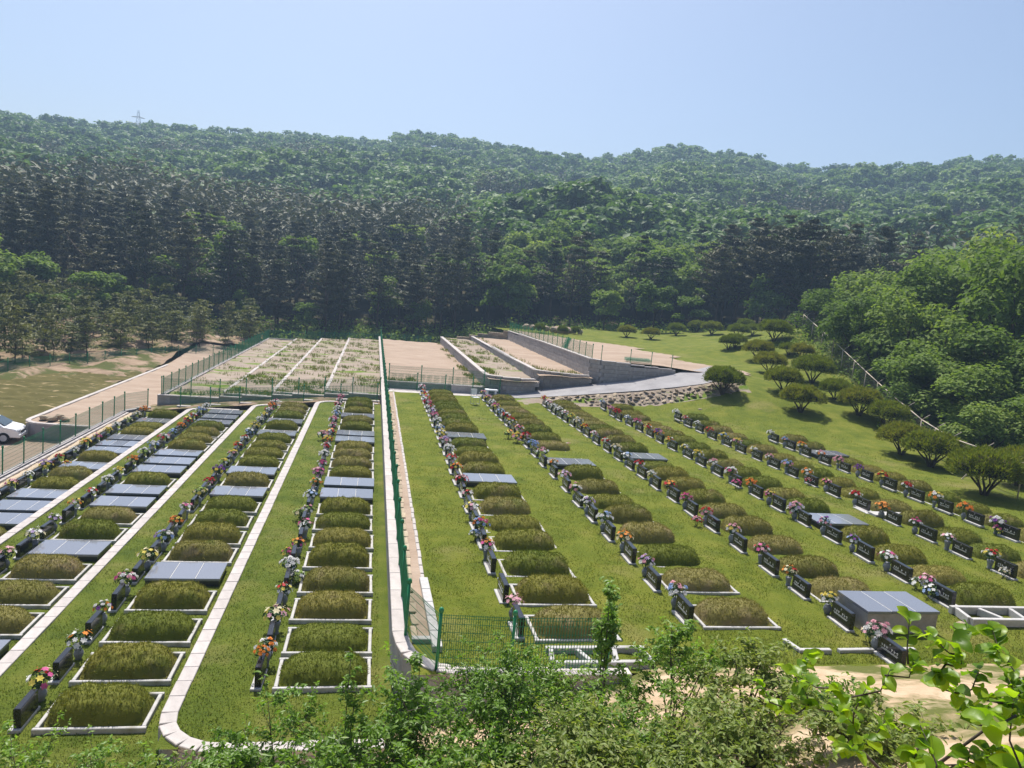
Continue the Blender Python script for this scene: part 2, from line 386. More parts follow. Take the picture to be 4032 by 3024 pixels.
_BP = [(-60, 40, -4.2), (-45, 60, -3.4), (-30, 52, -2.9), (-30, 70, -2.6), (-29, 86, -1.6), (-35, 95, -0.2), (-45, 90, 0.3), (-60, 100, 1.2), (-25, 100, -0.6), (-21, 60, -3.3),
       (-18, 48, -3.6), (-18, 35, -3.6), (-18, 20, -3.6), (-25, 30, -3.6), (-40, 20, -4.0), (-10, 30, -2.6), (-10, 70, -2.3), (-10, 104, -1.7), (0, 60, -1.2), (0, 104, -1.0),
       (-10, 112, -1.0), (0, 112, -0.2), (10, 112, 0.2), (8, 70, -0.2), (14, 80, 0.3), (14, 100, 0.8), (20, 112, 2.0), (5, 20, -0.6), (20, 20, -0.4), (20, 40, -0.4), (10, 40, -0.6),
       (27, 45, 0.4), (34, 52, 1.7), (36, 62, 2.8), (44, 70, 4.6), (24, 70, 2.6), (24, 90, 2.8), (40, 100, 3.4), (50, 110, 4.4), (55, 75, 5.0), (55, 45, 1.0), (50, 25, 0.0), (40, 12, 0.0)]
HB = TPS(_BP)
SKY = [(-60, .13), (-40, .145), (-25.31, 0.1415), (-23.93, 0.1392), (-20.01, 0.1435), (-16.3, 0.1515), (-10.54, 0.1616), (-6.22, 0.1671), (-0.03, 0.1755), (1.28, 0.1851), (2.95, 0.1914),
       (5.7, 0.189), (9.17, 0.1849), (15.43, 0.179), (17.49, 0.1797), (19.12, 0.1908), (21.42, 0.1987), (23.74, 0.1971), (27.67, 0.1872), (31.15, 0.1756), (33.77, 0.1831),
       (37.42, 0.1847), (40.58, 0.1872), (43.34, 0.1915), (45.38, 0.1954), (70, .2)]
SKA = np.array(SKY)
RR = 470.0
def level(X):   # ground level in front of the rows
    return np.interp(X, [-12, -7.5, -7.2, -3.6, -3.2, 0.4, 1.4, 6.0], [-1.3, -0.95, -0.6, -0.5, -0.5, -0.4, 0.2, 0.97])
def slope(X, Y):
    b = level(X)
    ys = np.interp(X, [-4, -3.3, 0.9, 1.3, 5.2, 5.9], [12.2, 12.3, 12.3, 13.1, 13.4, 13.95])
    t = np.clip((ys - Y) / 12.6, 0, 1)
    return b + (6.75 - b) * t ** 1.12 + np.maximum(0, -Y) * 0.25
def terrain(X, Y):
    X = np.asarray(X, float); Y = np.asarray(Y, float)
    r = np.hypot(X, Y); az = np.degrees(np.arctan2(X, np.maximum(Y, 1e-3)))
    k = np.minimum(1, 122 / np.maximum(r, 1))
    base = HB(np.clip(X * k, -62, 60), np.clip(Y * k, 8, 120))
    zr = np.interp(az, SKA[:, 0], SKA[:, 1]) * RR + CAMZ - 6.2
    g = np.clip((r - 116) / (RR - 116), 0, 1.0)
    h = (zr - base) * g ** 1.1
    h += 11 * np.exp(-(((az - 15) / 6.0) ** 2) - ((r - 185) / 32.0) ** 2)
    h += 6 * np.exp(-(((az + 4) / 7.0) ** 2) - ((r - 300) / 50.0) ** 2)
    h += 3.0 * sines(X, Y, 3, 8, 45, 160) * np.clip((r - 130) / 120, 0, 1) * np.clip((RR - r) / 80, 0.15, 1)
    h -= np.clip(r - RR, 0, 200) * 0.3
    z = base + h
    z = z - 1.0 * np.clip((X + 21.5) / .8, 0, 1) * np.clip((-13.2 - X) / .8, 0, 1) * np.clip((107 - Y) / 2, 0, 1)
    near = slope(X, Y) - 0.55
    w = np.clip((14.5 - Y) / 2.0, 0, 1)
    return z * (1 - w) + near * w

# ------------------------------------------------------------------ ground sheets
tag(ob('terrain', grid_mesh('terrain', np.arange(-330, 421, 5.0), np.arange(-60, 521, 5.0), terrain, m_floor)), kind='structure')
rs = lambda X, Y: slope(X, Y) - 0.01 + 0.06 * np.clip((13.2 - Y) / 2, 0, 1) * sines(X, Y, 11, 8, 0.7, 4)
tag(ob('hillside_slope', grid_mesh('hillside_slope', np.arange(-16, 30, 0.3), np.arange(-5, 14.1, 0.28), rs, m_slope, lambda x, y: y < np.where(x > 5.5, 13.95, np.where(x > 0.8, 13.5, 12.85)))), kind='structure')
lw = lambda z0, sd_: (lambda X, Y: z0 + 0.012 * sines(X, Y, sd_, 8, 0.5, 3))
LAWNS = {'C': (-3.3, 0.86, 13.0, 51.9, 0.0), 'L3': (-7.35, -3.32, 11.2, 51.9, -0.45), 'L2': (-11.35, -7.37, 12.0, 51.9, -0.9), 'L1': (-14.6, -11.37, 14.0, 51.9, -1.35)}
for k, (x0, x1, y0, y1, z) in LAWNS.items():
    tag(ob('lawn', grid_mesh('lawn', np.linspace(x0, x1, 16), np.linspace(y0, y1, 130), lw(z, len(k) * 7 + ord(k[-1])), m_lawn_green)), kind='structure')
rl = lambda X, Y: HR(X, Y) + 0.02 * sines(X, Y, 5, 8, 0.6, 4)
rmask = lambda x, y: ~((x < 17.2) & (y > 51.0)) & ~((x < 26.5) & (x > 10) & (y > 49.9) & (y < 54.6)) & ~((x < 2.0) & (y < 13.7))
tag(ob('lawn', grid_mesh('lawn', np.arange(1.16, 62, 0.5), np.arange(13.62, 116, 0.5), rl, m_lawn, rmask)), kind='structure')

def poly(name, pts, mat, z=None, kind='structure'):
    me = bpy.data.meshes.new(name)
    me.from_pydata([(p[0], p[1], p[2] if z is None else z) for p in pts], [], [tuple(range(len(pts)))])
    me.materials.append(mat); me.update()
    return tag(ob(name, me), kind=kind)
def field(name, x0, x1, y0, y1, z, mat, seed):
    tag(ob(name, grid_mesh(name, np.linspace(x0, x1, max(3, int((x1 - x0) / 0.6))), np.linspace(y0, y1, int((y1 - y0) / 0.6)),
       lambda X, Y: z + 0.035 * sines(X, Y, seed, 8, 0.8, 5), mat)), kind='structure')
YF0, YF1 = 54.4, 105.0
field('soil_field', -13.7, -10.1, YF0, YF1, -0.6, m_field, 1)
field('soil_field', -10.0, -6.75, YF0, YF1, -0.3, m_field, 2)
field('soil_field', -6.65, -3.1, YF0, YF1, 0.0, m_field, 3)
field('soil_field', -3.0, 1.0, YF0, YF1, 0.3, m_field, 4)
field('sand_field', 1.25, 8.3, 53.2, 91.5, 1.5, m_sand, 5)
field('sand_field', 8.42, 12.2, 52.6, 92.5, 2.15, m_field, 6)
field('sand_field', 12.32, 16.5, 53.6, 91.0, 2.6, m_sand, 7)
# sandy yard on the bank above the wall
tag(ob('sand_yard', grid_mesh('sand_yard', np.arange(16.7, 30.5, 0.5), np.arange(54.3, 92, 0.5), lambda X, Y: np.maximum(HR(X, Y) + 0.05, np.interp(X, [16.7, 18, 22, 25], [3.93, 3.93, 3.86, 3.6])), m_sand,
    lambda x, y: (x < 26.8 + 1.2 * np.sin(y * 0.7) + np.clip((60 - y) * 0.6, 0, 2.2)) & (y < 90 - (x - 17) * 1.75 + 0.6 * np.sin(x * 1.3)))), kind='structure')
# concrete road climbing to the right between lawn and walls
RN = [(7.6, 51.35, 1.02), (10.5, 51.2, 1.12), (12, 51.1, 1.3), (14.6, 51.0, 1.62), (19.1, 51.0, 2.2), (22, 51.0, 2.65), (24.1, 51.1, 3.0), (26.5, 51.8, 3.5), (28.2, 53.2, 3.75)]
RF = [(7.6, 53.1, 1.05), (10.5, 53.3, 1.2), (12.6, 53.6, 1.5), (16.4, 53.85, 2.1), (19.6, 53.9, 2.6), (22.0, 53.95, 3.1), (23.6, 54.2, 3.45), (25.6, 55.4, 3.7), (27.4, 57.2, 3.85)]
rv = [p for q in zip(RN, RF) for p in q]
me = bpy.data.meshes.new('road'); me.from_pydata(rv, [], [(2 * i, 2 * i + 2, 2 * i + 3, 2 * i + 1) for i in range(len(RN) - 1)]); me.materials.append(m_road); me.update()
tag(ob('road', me), kind='structure')
# front path in the gap between the rows and the field walls
poly('path', [(-14.6, 51.8, -1.33), (-11.4, 51.8, -0.95), (-7.4, 51.8, -0.5), (-3.3, 51.8, -0.05), (0.8, 51.8, 0.02), (0.8, 54.4, 0.02), (-3.3, 54.4, -0.05), (-7.4, 54.4, -0.5), (-11.4, 54.4, -0.95), (-14.6, 54.4, -1.33)], m_bank)
poly('path', [(1.25, 51.2, 1.006), (7.6, 51.35, 1.006), (7.6, 53.1, 1.006), (1.25, 53.2, 1.006)], m_kerb)
# left, lower ground
field('lower_ground', -34, -15.6, 14, 52, -3.02, m_sand, 8)
tag(ob('sand_field', grid_mesh('sand_field', np.linspace(-20.6, -14.2, 12), np.linspace(49.6, 106, 94), lambda X, Y: np.maximum(-2.02, HB(X, Y) + .3) + 0.03 * sines(X, Y, 9, 8, .8, 5), m_sand)), kind='structure')
tag(ob('turf_field', grid_mesh('turf_field', np.linspace(-31, -20.75, 70), np.linspace(49, 90, 260), lambda X, Y: -2.1 - 0.9 * np.clip((56 - Y) / 7, 0, 1) + 0.05 * sines(X, Y, 4, 8, 0.8, 5), m_dryturf,
    lambda x, y: x > -31 + np.clip((y - 70) * 0.42, 0, 20) - 0.8)), kind='structure')
tag(ob('soil_bank', grid_mesh('soil_bank', np.arange(-70, -12, 1.0), np.arange(48, 108, 1.0), lambda X, Y: HB(X, Y) + 0.55 + 0.25 * sines(X, Y, 6, 8, 3, 10), m_bank,
    lambda x, y: (x < -14.6) & ~((x > -21) & (y < 97)))), kind='structure')

# ------------------------------------------------------------------ block walls and kerbs
_blk = {}
def block_mesh(L, W, H, mat, bev=0.012):
    k = (round(L, 2), round(W, 2), round(H, 2), mat.name)
    if k not in _blk: _blk[k] = MB().box((0, 0, 0), (k[0], k[1], k[2]), bev=bev).mesh('block', mat)
    return _blk[k]
def samples(path, step):
    """evenly spaced (x, y, z, angle, length) along a polyline of (x, y, z)"""
    o = []
    for a, b in zip(path, path[1:]):
        a = Vector(a); b = Vector(b); L = (b - a).xy.length
        n = max(1, round(L / step))
        for i in range(n):
            p = a + (b - a) * ((i + 0.5) / n)
            o.append((p.x, p.y, p.z, math.atan2(b.y - a.y, b.x - a.x), L / n))
    return o
def arc(cx, cy, r, a0, a1, z, n=6):
    return [(cx + r * math.cos(R_(a0 + (a1 - a0) * i / n)), cy + r * math.sin(R_(a0 + (a1 - a0) * i / n)), z) for i in range(n + 1)]
def capped(t, path, w, h, step, mat, name='cap_stone', gap=0.012, jit=0.004):
    for x, y, z, a, L in samples(path, step):
        ob(name, block_mesh(max(0.05, round(L - gap, 2)), w, h, mat), t, (x + random.uniform(-jit, jit), y + random.uniform(-jit, jit), z - h / 2 + random.uniform(-jit, jit)), (0, 0, a))
def body(t, path, w, zlow, mat, drop, name='wall_body'):
    mb = MB()
    for a, b in zip(path, path[1:]):
        L = math.hypot(b[0] - a[0], b[1] - a[1]); an = math.atan2(b[1] - a[1], b[0] - a[0])
        zt = min(a[2], b[2]) - drop
        mb.box(((a[0] + b[0]) / 2, (a[1] + b[1]) / 2, (zt + zlow) / 2), (L + w * 0.3, w, zt - zlow), rz=an)
    ob(name, mb.mesh(name, mat), t)
def courses(t, path, w, zlow, ch, step, mat, name='block', ztop=None, off=0.0, maxn=999):
    """stacked blocks, course by course, tops following the path height; returns how many"""
    n = 0
    zmax = max(p[2] for p in path)
    c = 0
    zl0 = min(zlow(p[0], p[1]) for p in path) if callable(zlow) else zlow
    while zmax - c * ch > zl0 + 0.05:
        pp = [(p[0], p[1], 0) for p in path]
        for x, y, _, a, L in samples(pp, step):
            # top height at this place
            best = min(((p[0] - x) ** 2 + (p[1] - y) ** 2, i) for i, p in enumerate(path))[1]
            zt = top_at(path, x, y)
            z1 = zmax - c * ch
            if z1 - ch * 0.6 > zt: continue
            zl = zlow(x, y) if callable(zlow) else zlow
            if z1 < zl: continue
            sh = (0.5 * L if c % 2 else 0.0)
            if n >= maxn: return n
            ob(name, block_mesh(round(L - 0.014, 2), w, ch - 0.012, mat, 0.016), t, (x + math.cos(a) * sh * 0.5, y + math.sin(a) * sh * 0.5, z1 - ch / 2), (0, 0, a))
            n += 1
        c += 1
    return n
def top_at(path, x, y):
    best, zz = 1e9, 0
    for a, b in zip(path, path[1:]):
        ax, ay = b[0] - a[0], b[1] - a[1]
        L2 = ax * ax + ay * ay
        u = min(1, max(0, ((x - a[0]) * ax + (y - a[1]) * ay) / L2))
        d = (a[0] + ax * u - x) ** 2 + (a[1] + ay * u - y) ** 2
        if d < best: best, zz = d, a[2] + (b[2] - a[2]) * u
    return zz

def terrace_kerb(label, x, ynear, yfar, z, rad, xr, low, courses_n):
    t = thing('retaining_kerb', label, 'retaining wall', (0, 0, 0), 0, 'kerbs between the grave terraces')
    zt = z + 0.05
    p = [(xr, yfar, zt)] + arc(x + rad, yfar - rad, rad, 90, 180, zt, 4) + [(x, y, zt) for y in (yfar - rad - 8, ynear + rad + 8)] + arc(x + rad, ynear + rad, rad, 180, 270, zt, 5) + [(xr, ynear, zt)]
    capped(t, p, 0.30, 0.11, 0.56, m_kerb)
    body(t, [(a, b, c) for a, b, c in p], 0.2, low, m_wall, 0.12)
    if courses_n:
        q = arc(x + rad, ynear + rad, rad + 0.02, 190, 270, zt - 0.11, 4) + [(xr, ynear - 0.02, zt - 0.11)]
        for c in range(courses_n):
            for xx, yy, zz, a, L in samples(q, 0.62):
                ob('block', block_mesh(round(L - 0.012, 2), 0.27, 0.235, m_wall, 0.012), t, (xx, yy, zz - 0.125 - c * 0.25), (0, 0, a))
terrace_kerb('pale stone kerb curving round the first terrace left of the green fence', -3.33, 12.95, 51.8, 0.0, 1.15, 0.7, -0.9, 3)
terrace_kerb('pale stone kerb between second and third grave terraces left of the fence', -7.37, 11.3, 51.6, -0.45, 1.0, -4.4, -1.1, 0)
terrace_kerb('pale stone kerb beside the leftmost grave terrace', -11.37, 13.0, 51.5, -0.9, 1.0, -8.4, -1.6, 0)

# central wall
t = thing('boundary_wall', 'long low white capped wall under the tall green fence', 'wall')
cp = [(1.0, 102.0, 1.05), (1.0, 56.0, 1.05), (0.98, 15.4, 1.05)] + arc(2.35, 15.0, 1.32, 185, 258, 1.05, 4) + [(3.1, 13.64, 1.05), (5.6, 13.64, 1.05)]
capped(t, cp, 0.32, 0.10, 1.1, m_kerb)
body(t, cp, 0.24, -0.6, m_wall, 0.11)
# drain beside the central wall
t = thing('drain_channel', 'shallow earth drain between two pale stone edgings beside green fence', 'drain')
for k in range(60):
    y = 15.4 + k * 0.58
    ob('edging_stone', block_mesh(0.5, 0.13 + 0.02 * (k % 3), 0.12, m_stone), t, (1.30 + 0.0025 * k + random.uniform(-.02, .02), y, 1.0 + random.uniform(-.02, .02)), (0, 0, math.pi / 2 + random.uniform(-.05, .05)))
    ob('edging_stone', block_mesh(0.52, 0.10, 0.10, m_kerb), t, (1.66 + random.uniform(-.01, .01), y + 2.4, 1.0), (0, 0, math.pi / 2))
for k in range(5): ob('kerb_block', block_mesh(0.72, 0.21, 0.16, m_granite), t, (1.72 - 0.012 * k, 14.9 + k * 0.74, 1.05), (0, 0, math.pi / 2 + 0.02))
ob('kerb_block', block_mesh(0.40, 0.16, 0.14, m_granite), t, (1.42, 15.0, 1.03))
me = grid_mesh('earth_bed', np.linspace(1.36, 1.62, 3), np.linspace(15.2, 51, 140), lambda X, Y: 1.03 + 0.012 * sines(X, Y, 9, 5, .3, 1.5), m_sand)
ob('earth_bed', me, t)

# left boundary wall and drain
t = thing('boundary_wall', 'low white boundary wall with a fence along the leftmost grave terrace', 'wall')
cp = [(-14.2, 52.6, -1.15), (-15.0, 52.2, -1.2), (-15.4, 51.2, -1.25), (-15.45, 40, -1.27), (-15.5, 14, -1.3)]
capped(t, cp, 0.3, 0.1, 1.0, m_kerb); body(t, cp, 0.22, -3.2, m_wall, 0.11)
t = thing('drain_channel', 'gravelly drain with two pale edgings along the leftmost wall', 'drain')
for k in range(62):
    y = 15 + k * 0.58
    ob('edging_stone', block_mesh(0.54, 0.14, 0.12, m_kerb), t, (-15.05, y, -1.3), (0, 0, math.pi / 2 + random.uniform(-.03, .03)))
    ob('edging_stone', block_mesh(0.54, 0.10, 0.12, m_stone), t, (-14.62, y, -1.3), (0, 0, math.pi / 2 + random.uniform(-.05, .05)))
ob('earth_bed', grid_mesh('earth_bed', np.linspace(-15.0, -14.6, 4), np.linspace(14.5, 51, 140), lambda X, Y: -1.33 + 0.03 * sines(X, Y, 19, 6, .25, 1.2), m_stone), t)

# stepped retaining walls in front of the left fields
def stepped(label, y, steps, low, h, ch):
    t = thing('stepped_wall', label, 'retaining wall', (0, 0, 0), 0, 'stepped grey walls in front of the empty fields')
    for x0, x1, z in steps:
        capped(t, [(x0, y, z), (x1, y, z)], 0.36, 0.09, 1.25, m_kerb)
        n = max(1, round((x1 - x0) / 0.8)); L = (x1 - x0) / n
        c = 0
        while z - 0.09 - c * ch > low(x0) - ch * 0.3 and c < 5:
            for i in range(n):
                ob('block', block_mesh(round(L - 0.012, 2), 0.3, ch - 0.012, m_wall), t, (x0 + (i + 0.5) * L, y + 0.02, z - 0.09 - (c + 0.5) * ch))
            c += 1
pathz = lambda x: float(np.interp(x, [-14.6, -11.4, -7.4, -3.3, 0.8], [-1.33, -0.95, -0.5, -0.05, 0.02]))
stepped('upper stepped grey block wall with white caps below the empty left fields', 54.15,
        [(-14.2, -10.2, -0.55), (-10.2, -8.7, -0.42), (-8.7, -6.7, -0.25), (-6.7, -5.3, -0.08), (-5.3, -3.1, 0.06), (-3.1, -1.4, 0.22), (-1.4, 0.84, 0.34)], pathz, 1, 0.26)
stepped('lower stepped grey block wall with white caps at the end of left rows', 52.75,
        [(-12.6, -10.6, -1.0), (-10.6, -8.6, -0.78), (-8.6, -6.6, -0.55), (-6.6, -4.4, -0.33), (-4.4, -2.0, -0.1), (-2.0, 0.8, 0.1)], lambda x: pathz(x) - 0.15, 1, 0.24)
# kerbs between the left fields
for x, z, lb in ((-10.05, -0.26, 'broken pale kerb between the two leftmost empty soil fields'), (-6.7, 0.04, 'pale kerb between the middle empty soil fields on the left'), (-3.05, 0.36, 'smooth pale kerb of the empty soil field beside green fence')):
    t = thing('field_kerb', lb, 'kerb', (0, 0, 0), 0, 'kerbs of the empty fields')
    p = [(x + 3.0, YF0 + 0.1, z)] + arc(x + 0.9, YF0 + 1.0, 0.9, 270, 180, z, 4) + [(x, 104.8, z)]
    capped(t, p, 0.26, 0.14, 0.98, m_kerb, jit=0.02)
    body(t, p, 0.2, z - 0.5, m_wall, 0.15)
t = thing('field_wall', 'pale wall top under the green fence of the leftmost empty field', 'wall')
cp = [(-13.9, 54.3, -0.5), (-13.75, 105.2, -0.5), (-11, 105.4, -0.5), (0.8, 105.6, 0.0)]
capped(t, cp, 0.3, 0.1, 1.2, m_kerb); body(t, cp, 0.22, -2.6, m_wall, 0.11)

# walls of the right fields
def block_wall(label, path, zlow, ch=0.30, step=0.9, w=0.3, mat=None, cap=True, maxn=290):
    t = thing('retaining_wall', label, 'retaining wall', (0, 0, 0), 0, 'retaining walls of the sand fields')
    if cap: capped(t, path, w + 0.07, 0.09, step, m_kerb)
    p2 = [(a, b, c - 0.09) for a, b, c in path]
    courses(t, p2, w, zlow, ch, step, mat or m_wall, maxn=maxn)
    body(t, p2, w * 0.6, -0.5, mat or m_wall, 0.06)
    return t
block_wall('low grey block wall in front of the bare sand field', [(1.2, 53.3, 1.52), (8.2, 53.3, 1.55)], 0.9, 0.25, 0.9)
block_wall('grey block wall between the first and second sand fields right of fence', [(8.36, 91.5, 2.35), (8.36, 54.4, 2.40)] + arc(9.6, 54.3, 1.24, 180, 265, 2.38, 4) + [(10.8, 53.05, 2.3), (12.0, 53.5, 2.25)], lambda x, y: 1.3 if y > 53.6 else 0.8, 0.3, 0.98)
block_wall('grey block wall between the second and third sand fields', [(12.26, 92.5, 2.62), (12.26, 66, 2.75), (12.26, 55.6, 2.88)] + arc(13.5, 55.5, 1.24, 180, 262, 2.85, 4) + [(14.8, 54.2, 2.78), (16.3, 54.05, 2.72)], lambda x, y: 1.95 if y > 54.6 else 1.2, 0.3, 0.98)
block_wall('tall grey block wall below the fenced sandy yard', [(16.6, 91, 3.75), (16.6, 72, 3.95), (16.6, 54.9, 4.0), (17.2, 54.3, 3.98), (19.5, 54.2, 3.84), (22.9, 54.25, 3.64)], lambda x, y: 2.45 if y > 55 else 1.7, 0.3, 1.0, 0.32)
block_wall('rough low stone wall at the far end of the sand fields', [(8.5, 92.6, 2.2), (11.0, 92.8, 2.45), (12.4, 92.6, 2.75), (14, 92, 3.2), (15.4, 91.6, 3.5), (16.5, 91.2, 3.75)], 1.0, 0.3, 0.6, 0.4, m_stone, False)
t = thing('concrete_block', 'dark grey concrete block beside the path near the second row end', 'concrete block', (6.9, 53.0, 1.25))
ob('block', block_mesh(2.2, 0.5, 0.5, m_wall), t); ob('cap_stone', block_mesh(2.24, 0.54, 0.05, m_kerb), t, (0, 0, 0.275))
# left lower curved wall and small things there
t = thing('retaining_wall', 'curved concrete retaining wall at the end of the sandy terrace', 'retaining wall')
p = [(-15.6, 49.2, -1.95), (-17.4, 49.2, -1.95), (-19.3, 49.4, -1.95)] + arc(-19.5, 50.7, 1.25, 270, 180, -1.95, 5) + [(-20.7, 60, -1.95), (-20.5, 86, -1.95)]
capped(t, p, 0.28, 0.1, 1.1, m_kerb); body(t, p, 0.22, -3.2, m_road, 0.11)
t = thing('low_wall', 'low brownish wall beside the white car', 'wall'); capped(t, [(-22.6, 49.3, -2.5), (-20.6, 49.2, -2.55)], 0.3, 0.08, 1.0, m_kerb); body(t, [(-22.6, 49.3, -2.5), (-20.6, 49.2, -2.55)], 0.22, -3.2, m_wall, 0.09)
t = thing('field_kerb', 'pale kerb round the lowest grave terrace behind the left fence', 'kerb'); capped(t, [(-17.6, 16, -2.9), (-17.2, 40, -2.9), (-16.9, 43.4, -2.9), (-16.2, 44.6, -2.9), (-15.6, 44.9, -2.9)], 0.28, 0.12, 0.7, m_kerb); body(t, [(-17.6, 16, -2.9), (-17.2, 40, -2.9), (-16.9, 43.4, -2.9), (-16.2, 44.6, -2.9)], 0.2, -3.4, m_wall, .12)
tag(ob('lawn', grid_mesh('lawn', np.linspace(-17.1, -15.7, 5), np.linspace(16, 44, 60), lw(-2.93, 77), m_lawn)), kind='structure')

# ------------------------------------------------------------------ fences
def panel_mesh(h, sp=0.06, r=0.0045, mat=None, hz=7, r2=None):
    mb = MB(); n = int(2.0 / sp)
    def bar(a, b, r):
        a = np.array(a); b = np.array(b); d = (b - a) / np.linalg.norm(b - a)
        u = np.cross(d, [0, 1, 0.01]); u /= np.linalg.norm(u); v = np.cross(d, u)
        V = [c + (u * math.cos(k * 2.0944) + v * math.sin(k * 2.0944)) * r for c in (a, b) for k in range(3)]
        mb.add(V, [(0, 1, 4, 3), (1, 2, 5, 4), (2, 0, 3, 5)])
    for i in range(n + 1): bar((i / n, 0, 0.03), (i / n, 0, h), r)
    for k in range(hz): bar((0, 0, 0.05 + (h - 0.07) * k / (hz - 1)), (1, 0, 0.05 + (h - 0.07) * k / (hz - 1)), r2 or r * 1.3)
    for z in (0.09, h - 0.09): bar((0, 0.03, z), (1, 0.03, z), r * 1.3)
    return mb.mesh('mesh_panel', mat or m_wire)
def post_mesh(h, r=0.032, mat=None):
    return MB().tube([(0, 0, -0.1), (0, 0, h)], r, 8).lathe([(r * 1.5, h - 0.02), (r * 1.65, h + 0.03), (r * 1.1, h + 0.075), (0.004, h + 0.09)], 8).mesh('post', mat or m_green, True)
PAN = panel_mesh(1.12); PST = post_mesh(1.18)
PAN2 = panel_mesh(1.0, 0.06, 0.003); PST2 = post_mesh(1.05, 0.028)
def fence(name, label, pts, bay=2.0, pan=PAN, pst=PST, group='green mesh fences', skip=()):
    t = thing(name, label, 'fence', (0, 0, 0), 0, group)
    P = []
    for a, b in zip(pts, pts[1:]):
        a = Vector(a); b = Vector(b); n = max(1, round((b - a).xy.length / bay))
        P += [a + (b - a) * (i / n) for i in range(n)]
    P.append(Vector(pts[-1]))
    for p in P: ob('post', pst, t, p, (random.uniform(-.015, .015), random.uniform(-.015, .015), 0))
    for i, (a, b) in enumerate(zip(P, P[1:])):
        if i in skip: continue
        d = b - a; L = d.xy.length
        ob('mesh_panel', pan, t, a, (0, -math.atan2(d.z, L), math.atan2(d.y, d.x)), (d.length, 1, 1))
    return t
fence('wire_fence', 'tall green mesh fence on the white wall down the middle', [(1.09, 102, 1.05), (1.09, 55.5, 1.05), (1.09, 15.2, 1.05), (1.64, 13.8, 1.05), (3.1, 13.66, 1.05), (5.1, 13.66, 1.05)])
fence('wire_fence', 'green mesh fence along the wall left of the leftmost graves', [(-14.4, 52.6, -1.2), (-15.4, 51.2, -1.25), (-15.5, 17, -1.3)])
fence('wire_fence', 'green mesh fence along the left edge of the far soil fields', [(-13.9, 54.3, -0.5), (-13.75, 105.2, -0.5)])
fence('wire_fence', 'green mesh fence across the far end of the soil fields before forest', [(-13.75, 105.2, -0.5), (-11, 105.4, -0.5), (0.8, 105.6, 0.0), (8.0, 104, 0.3)])
fence('wire_fence', 'green mesh fence on the upper stepped wall below left fields', [(-14.0, 54.3, -0.55), (-10.2, 54.25, -0.5), (-6.7, 54.25, -0.2), (-3.1, 54.25, 0.1), (0.8, 54.25, 0.34)], 1.9)
fence('wire_fence', 'green mesh fence on the lower stepped wall at the row ends', [(-12.4, 52.75, -1.0), (-8.6, 52.75, -0.7), (-4.4, 52.75, -0.3), (0.6, 52.75, 0.1)], 2.1)
fence('wire_fence', 'green fence in front of the bare sand field right of centre', [(1.35, 52.9, 1.02), (9.3, 52.7, 1.02)], 2.15)
fence('wire_fence', 'second green fence standing on the low wall of bare sand field', [(1.35, 53.35, 1.5), (8.2, 53.35, 1.5)], 2.0)
fence('wire_fence', 'green fence on top of the tall grey wall by sandy yard', [(16.65, 91, 3.75), (16.65, 72, 3.95), (16.65, 54.95, 4.0), (17.2, 54.35, 3.98), (19.5, 54.25, 3.84), (22.9, 54.3, 3.64)], 2.0, PAN2, PST2, skip=(19, 20, 21, 22, 23))
fence('wire_fence', 'long green fence at the far edge of the brown turf field', [(-30.5, 54, -2.4), (-30.4, 70, -2.0), (-21.3, 89, -1.9), (-14.5, 92, -1.6)], 2.1)

# rusty pipe fence with chain link and outward arms on the right
t = thing('chain_link_fence', 'tall rusty pipe fence with outward arms before the right woodland', 'fence')
fp = [(28.6, 14, 1.1), (28.9, 20, 1.15), (29.0, 24.4, 1.15), (29.3, 28.3, 1.15), (30.9, 34.5, 1.1), (33.6, 40, 1.2), (35.6, 45.5, 2.0), (37.8, 51.7, 3.1), (40.0, 59.6, 5.0), (42.6, 69, 7.1)]
cl = panel_mesh(1.6, 0.09, 0.0016, m_chain, 14)
fpost = MB().tube([(0, 0, -0.2), (0, 0, 1.72)], 0.035, 6).tube([(0, 0, 1.7), (0.42, -0.12, 2.05)], 0.022, 5).mesh('post', m_steel, True)
PP = []
for a, b in zip(fp, fp[1:]):
    a = Vector(a); b = Vector(b); n = max(1, round((b - a).xy.length / 2.9)); PP += [a + (b - a) * (i / n) for i in range(n)]
PP.append(Vector(fp[-1]))
for p in PP: ob('post', fpost, t, p, (0, random.uniform(-.03, .03), random.uniform(-.3, .1)))
for a, b in zip(PP, PP[1:]):
    d = b - a; L = d.xy.length
    ob('mesh_panel', cl, t, a, (0, -math.atan2(d.z, L), math.atan2(d.y, d.x)), (d.length, 1, 1))
    ob('rail', MB().tube([(0, 0, 1.68), tuple(d + Vector((0, 0, 1.68)))], 0.034, 6).mesh('rail', m_steel, True), t, a)
for i in (2, 3, 6): ob('brace', MB().tube([(-0.9, 0.1, 0.1), (0, 0, 1.2)], 0.03, 5).mesh('brace', m_steel), t, PP[i])
b0 = Vector(fp[-1])
t2 = thing('chain_link_fence', 'rusty wire fence corner running back beneath the dark pines', 'fence')
for k in range(4):
    ob('post', fpost, t2, b0 + Vector((2.4 * k + 0.4, 0.5 * k, 0.1 * k)))
    if k < 3:
        ob('mesh_panel', cl, t2, b0 + Vector((2.4 * k + 0.4, 0.5 * k, 0.1 * k)), (0, -0.04, 0.205), (2.45, 1, 1))
        for z in (0.5, 1.68): ob('rail', MB().tube([(0, 0, z), (2.4, 0.5, z + 0.1)], 0.035, 5).mesh('rail', m_twig, True), t2, b0 + Vector((2.4 * k + 0.4, 0.5 * k, 0.1 * k)))

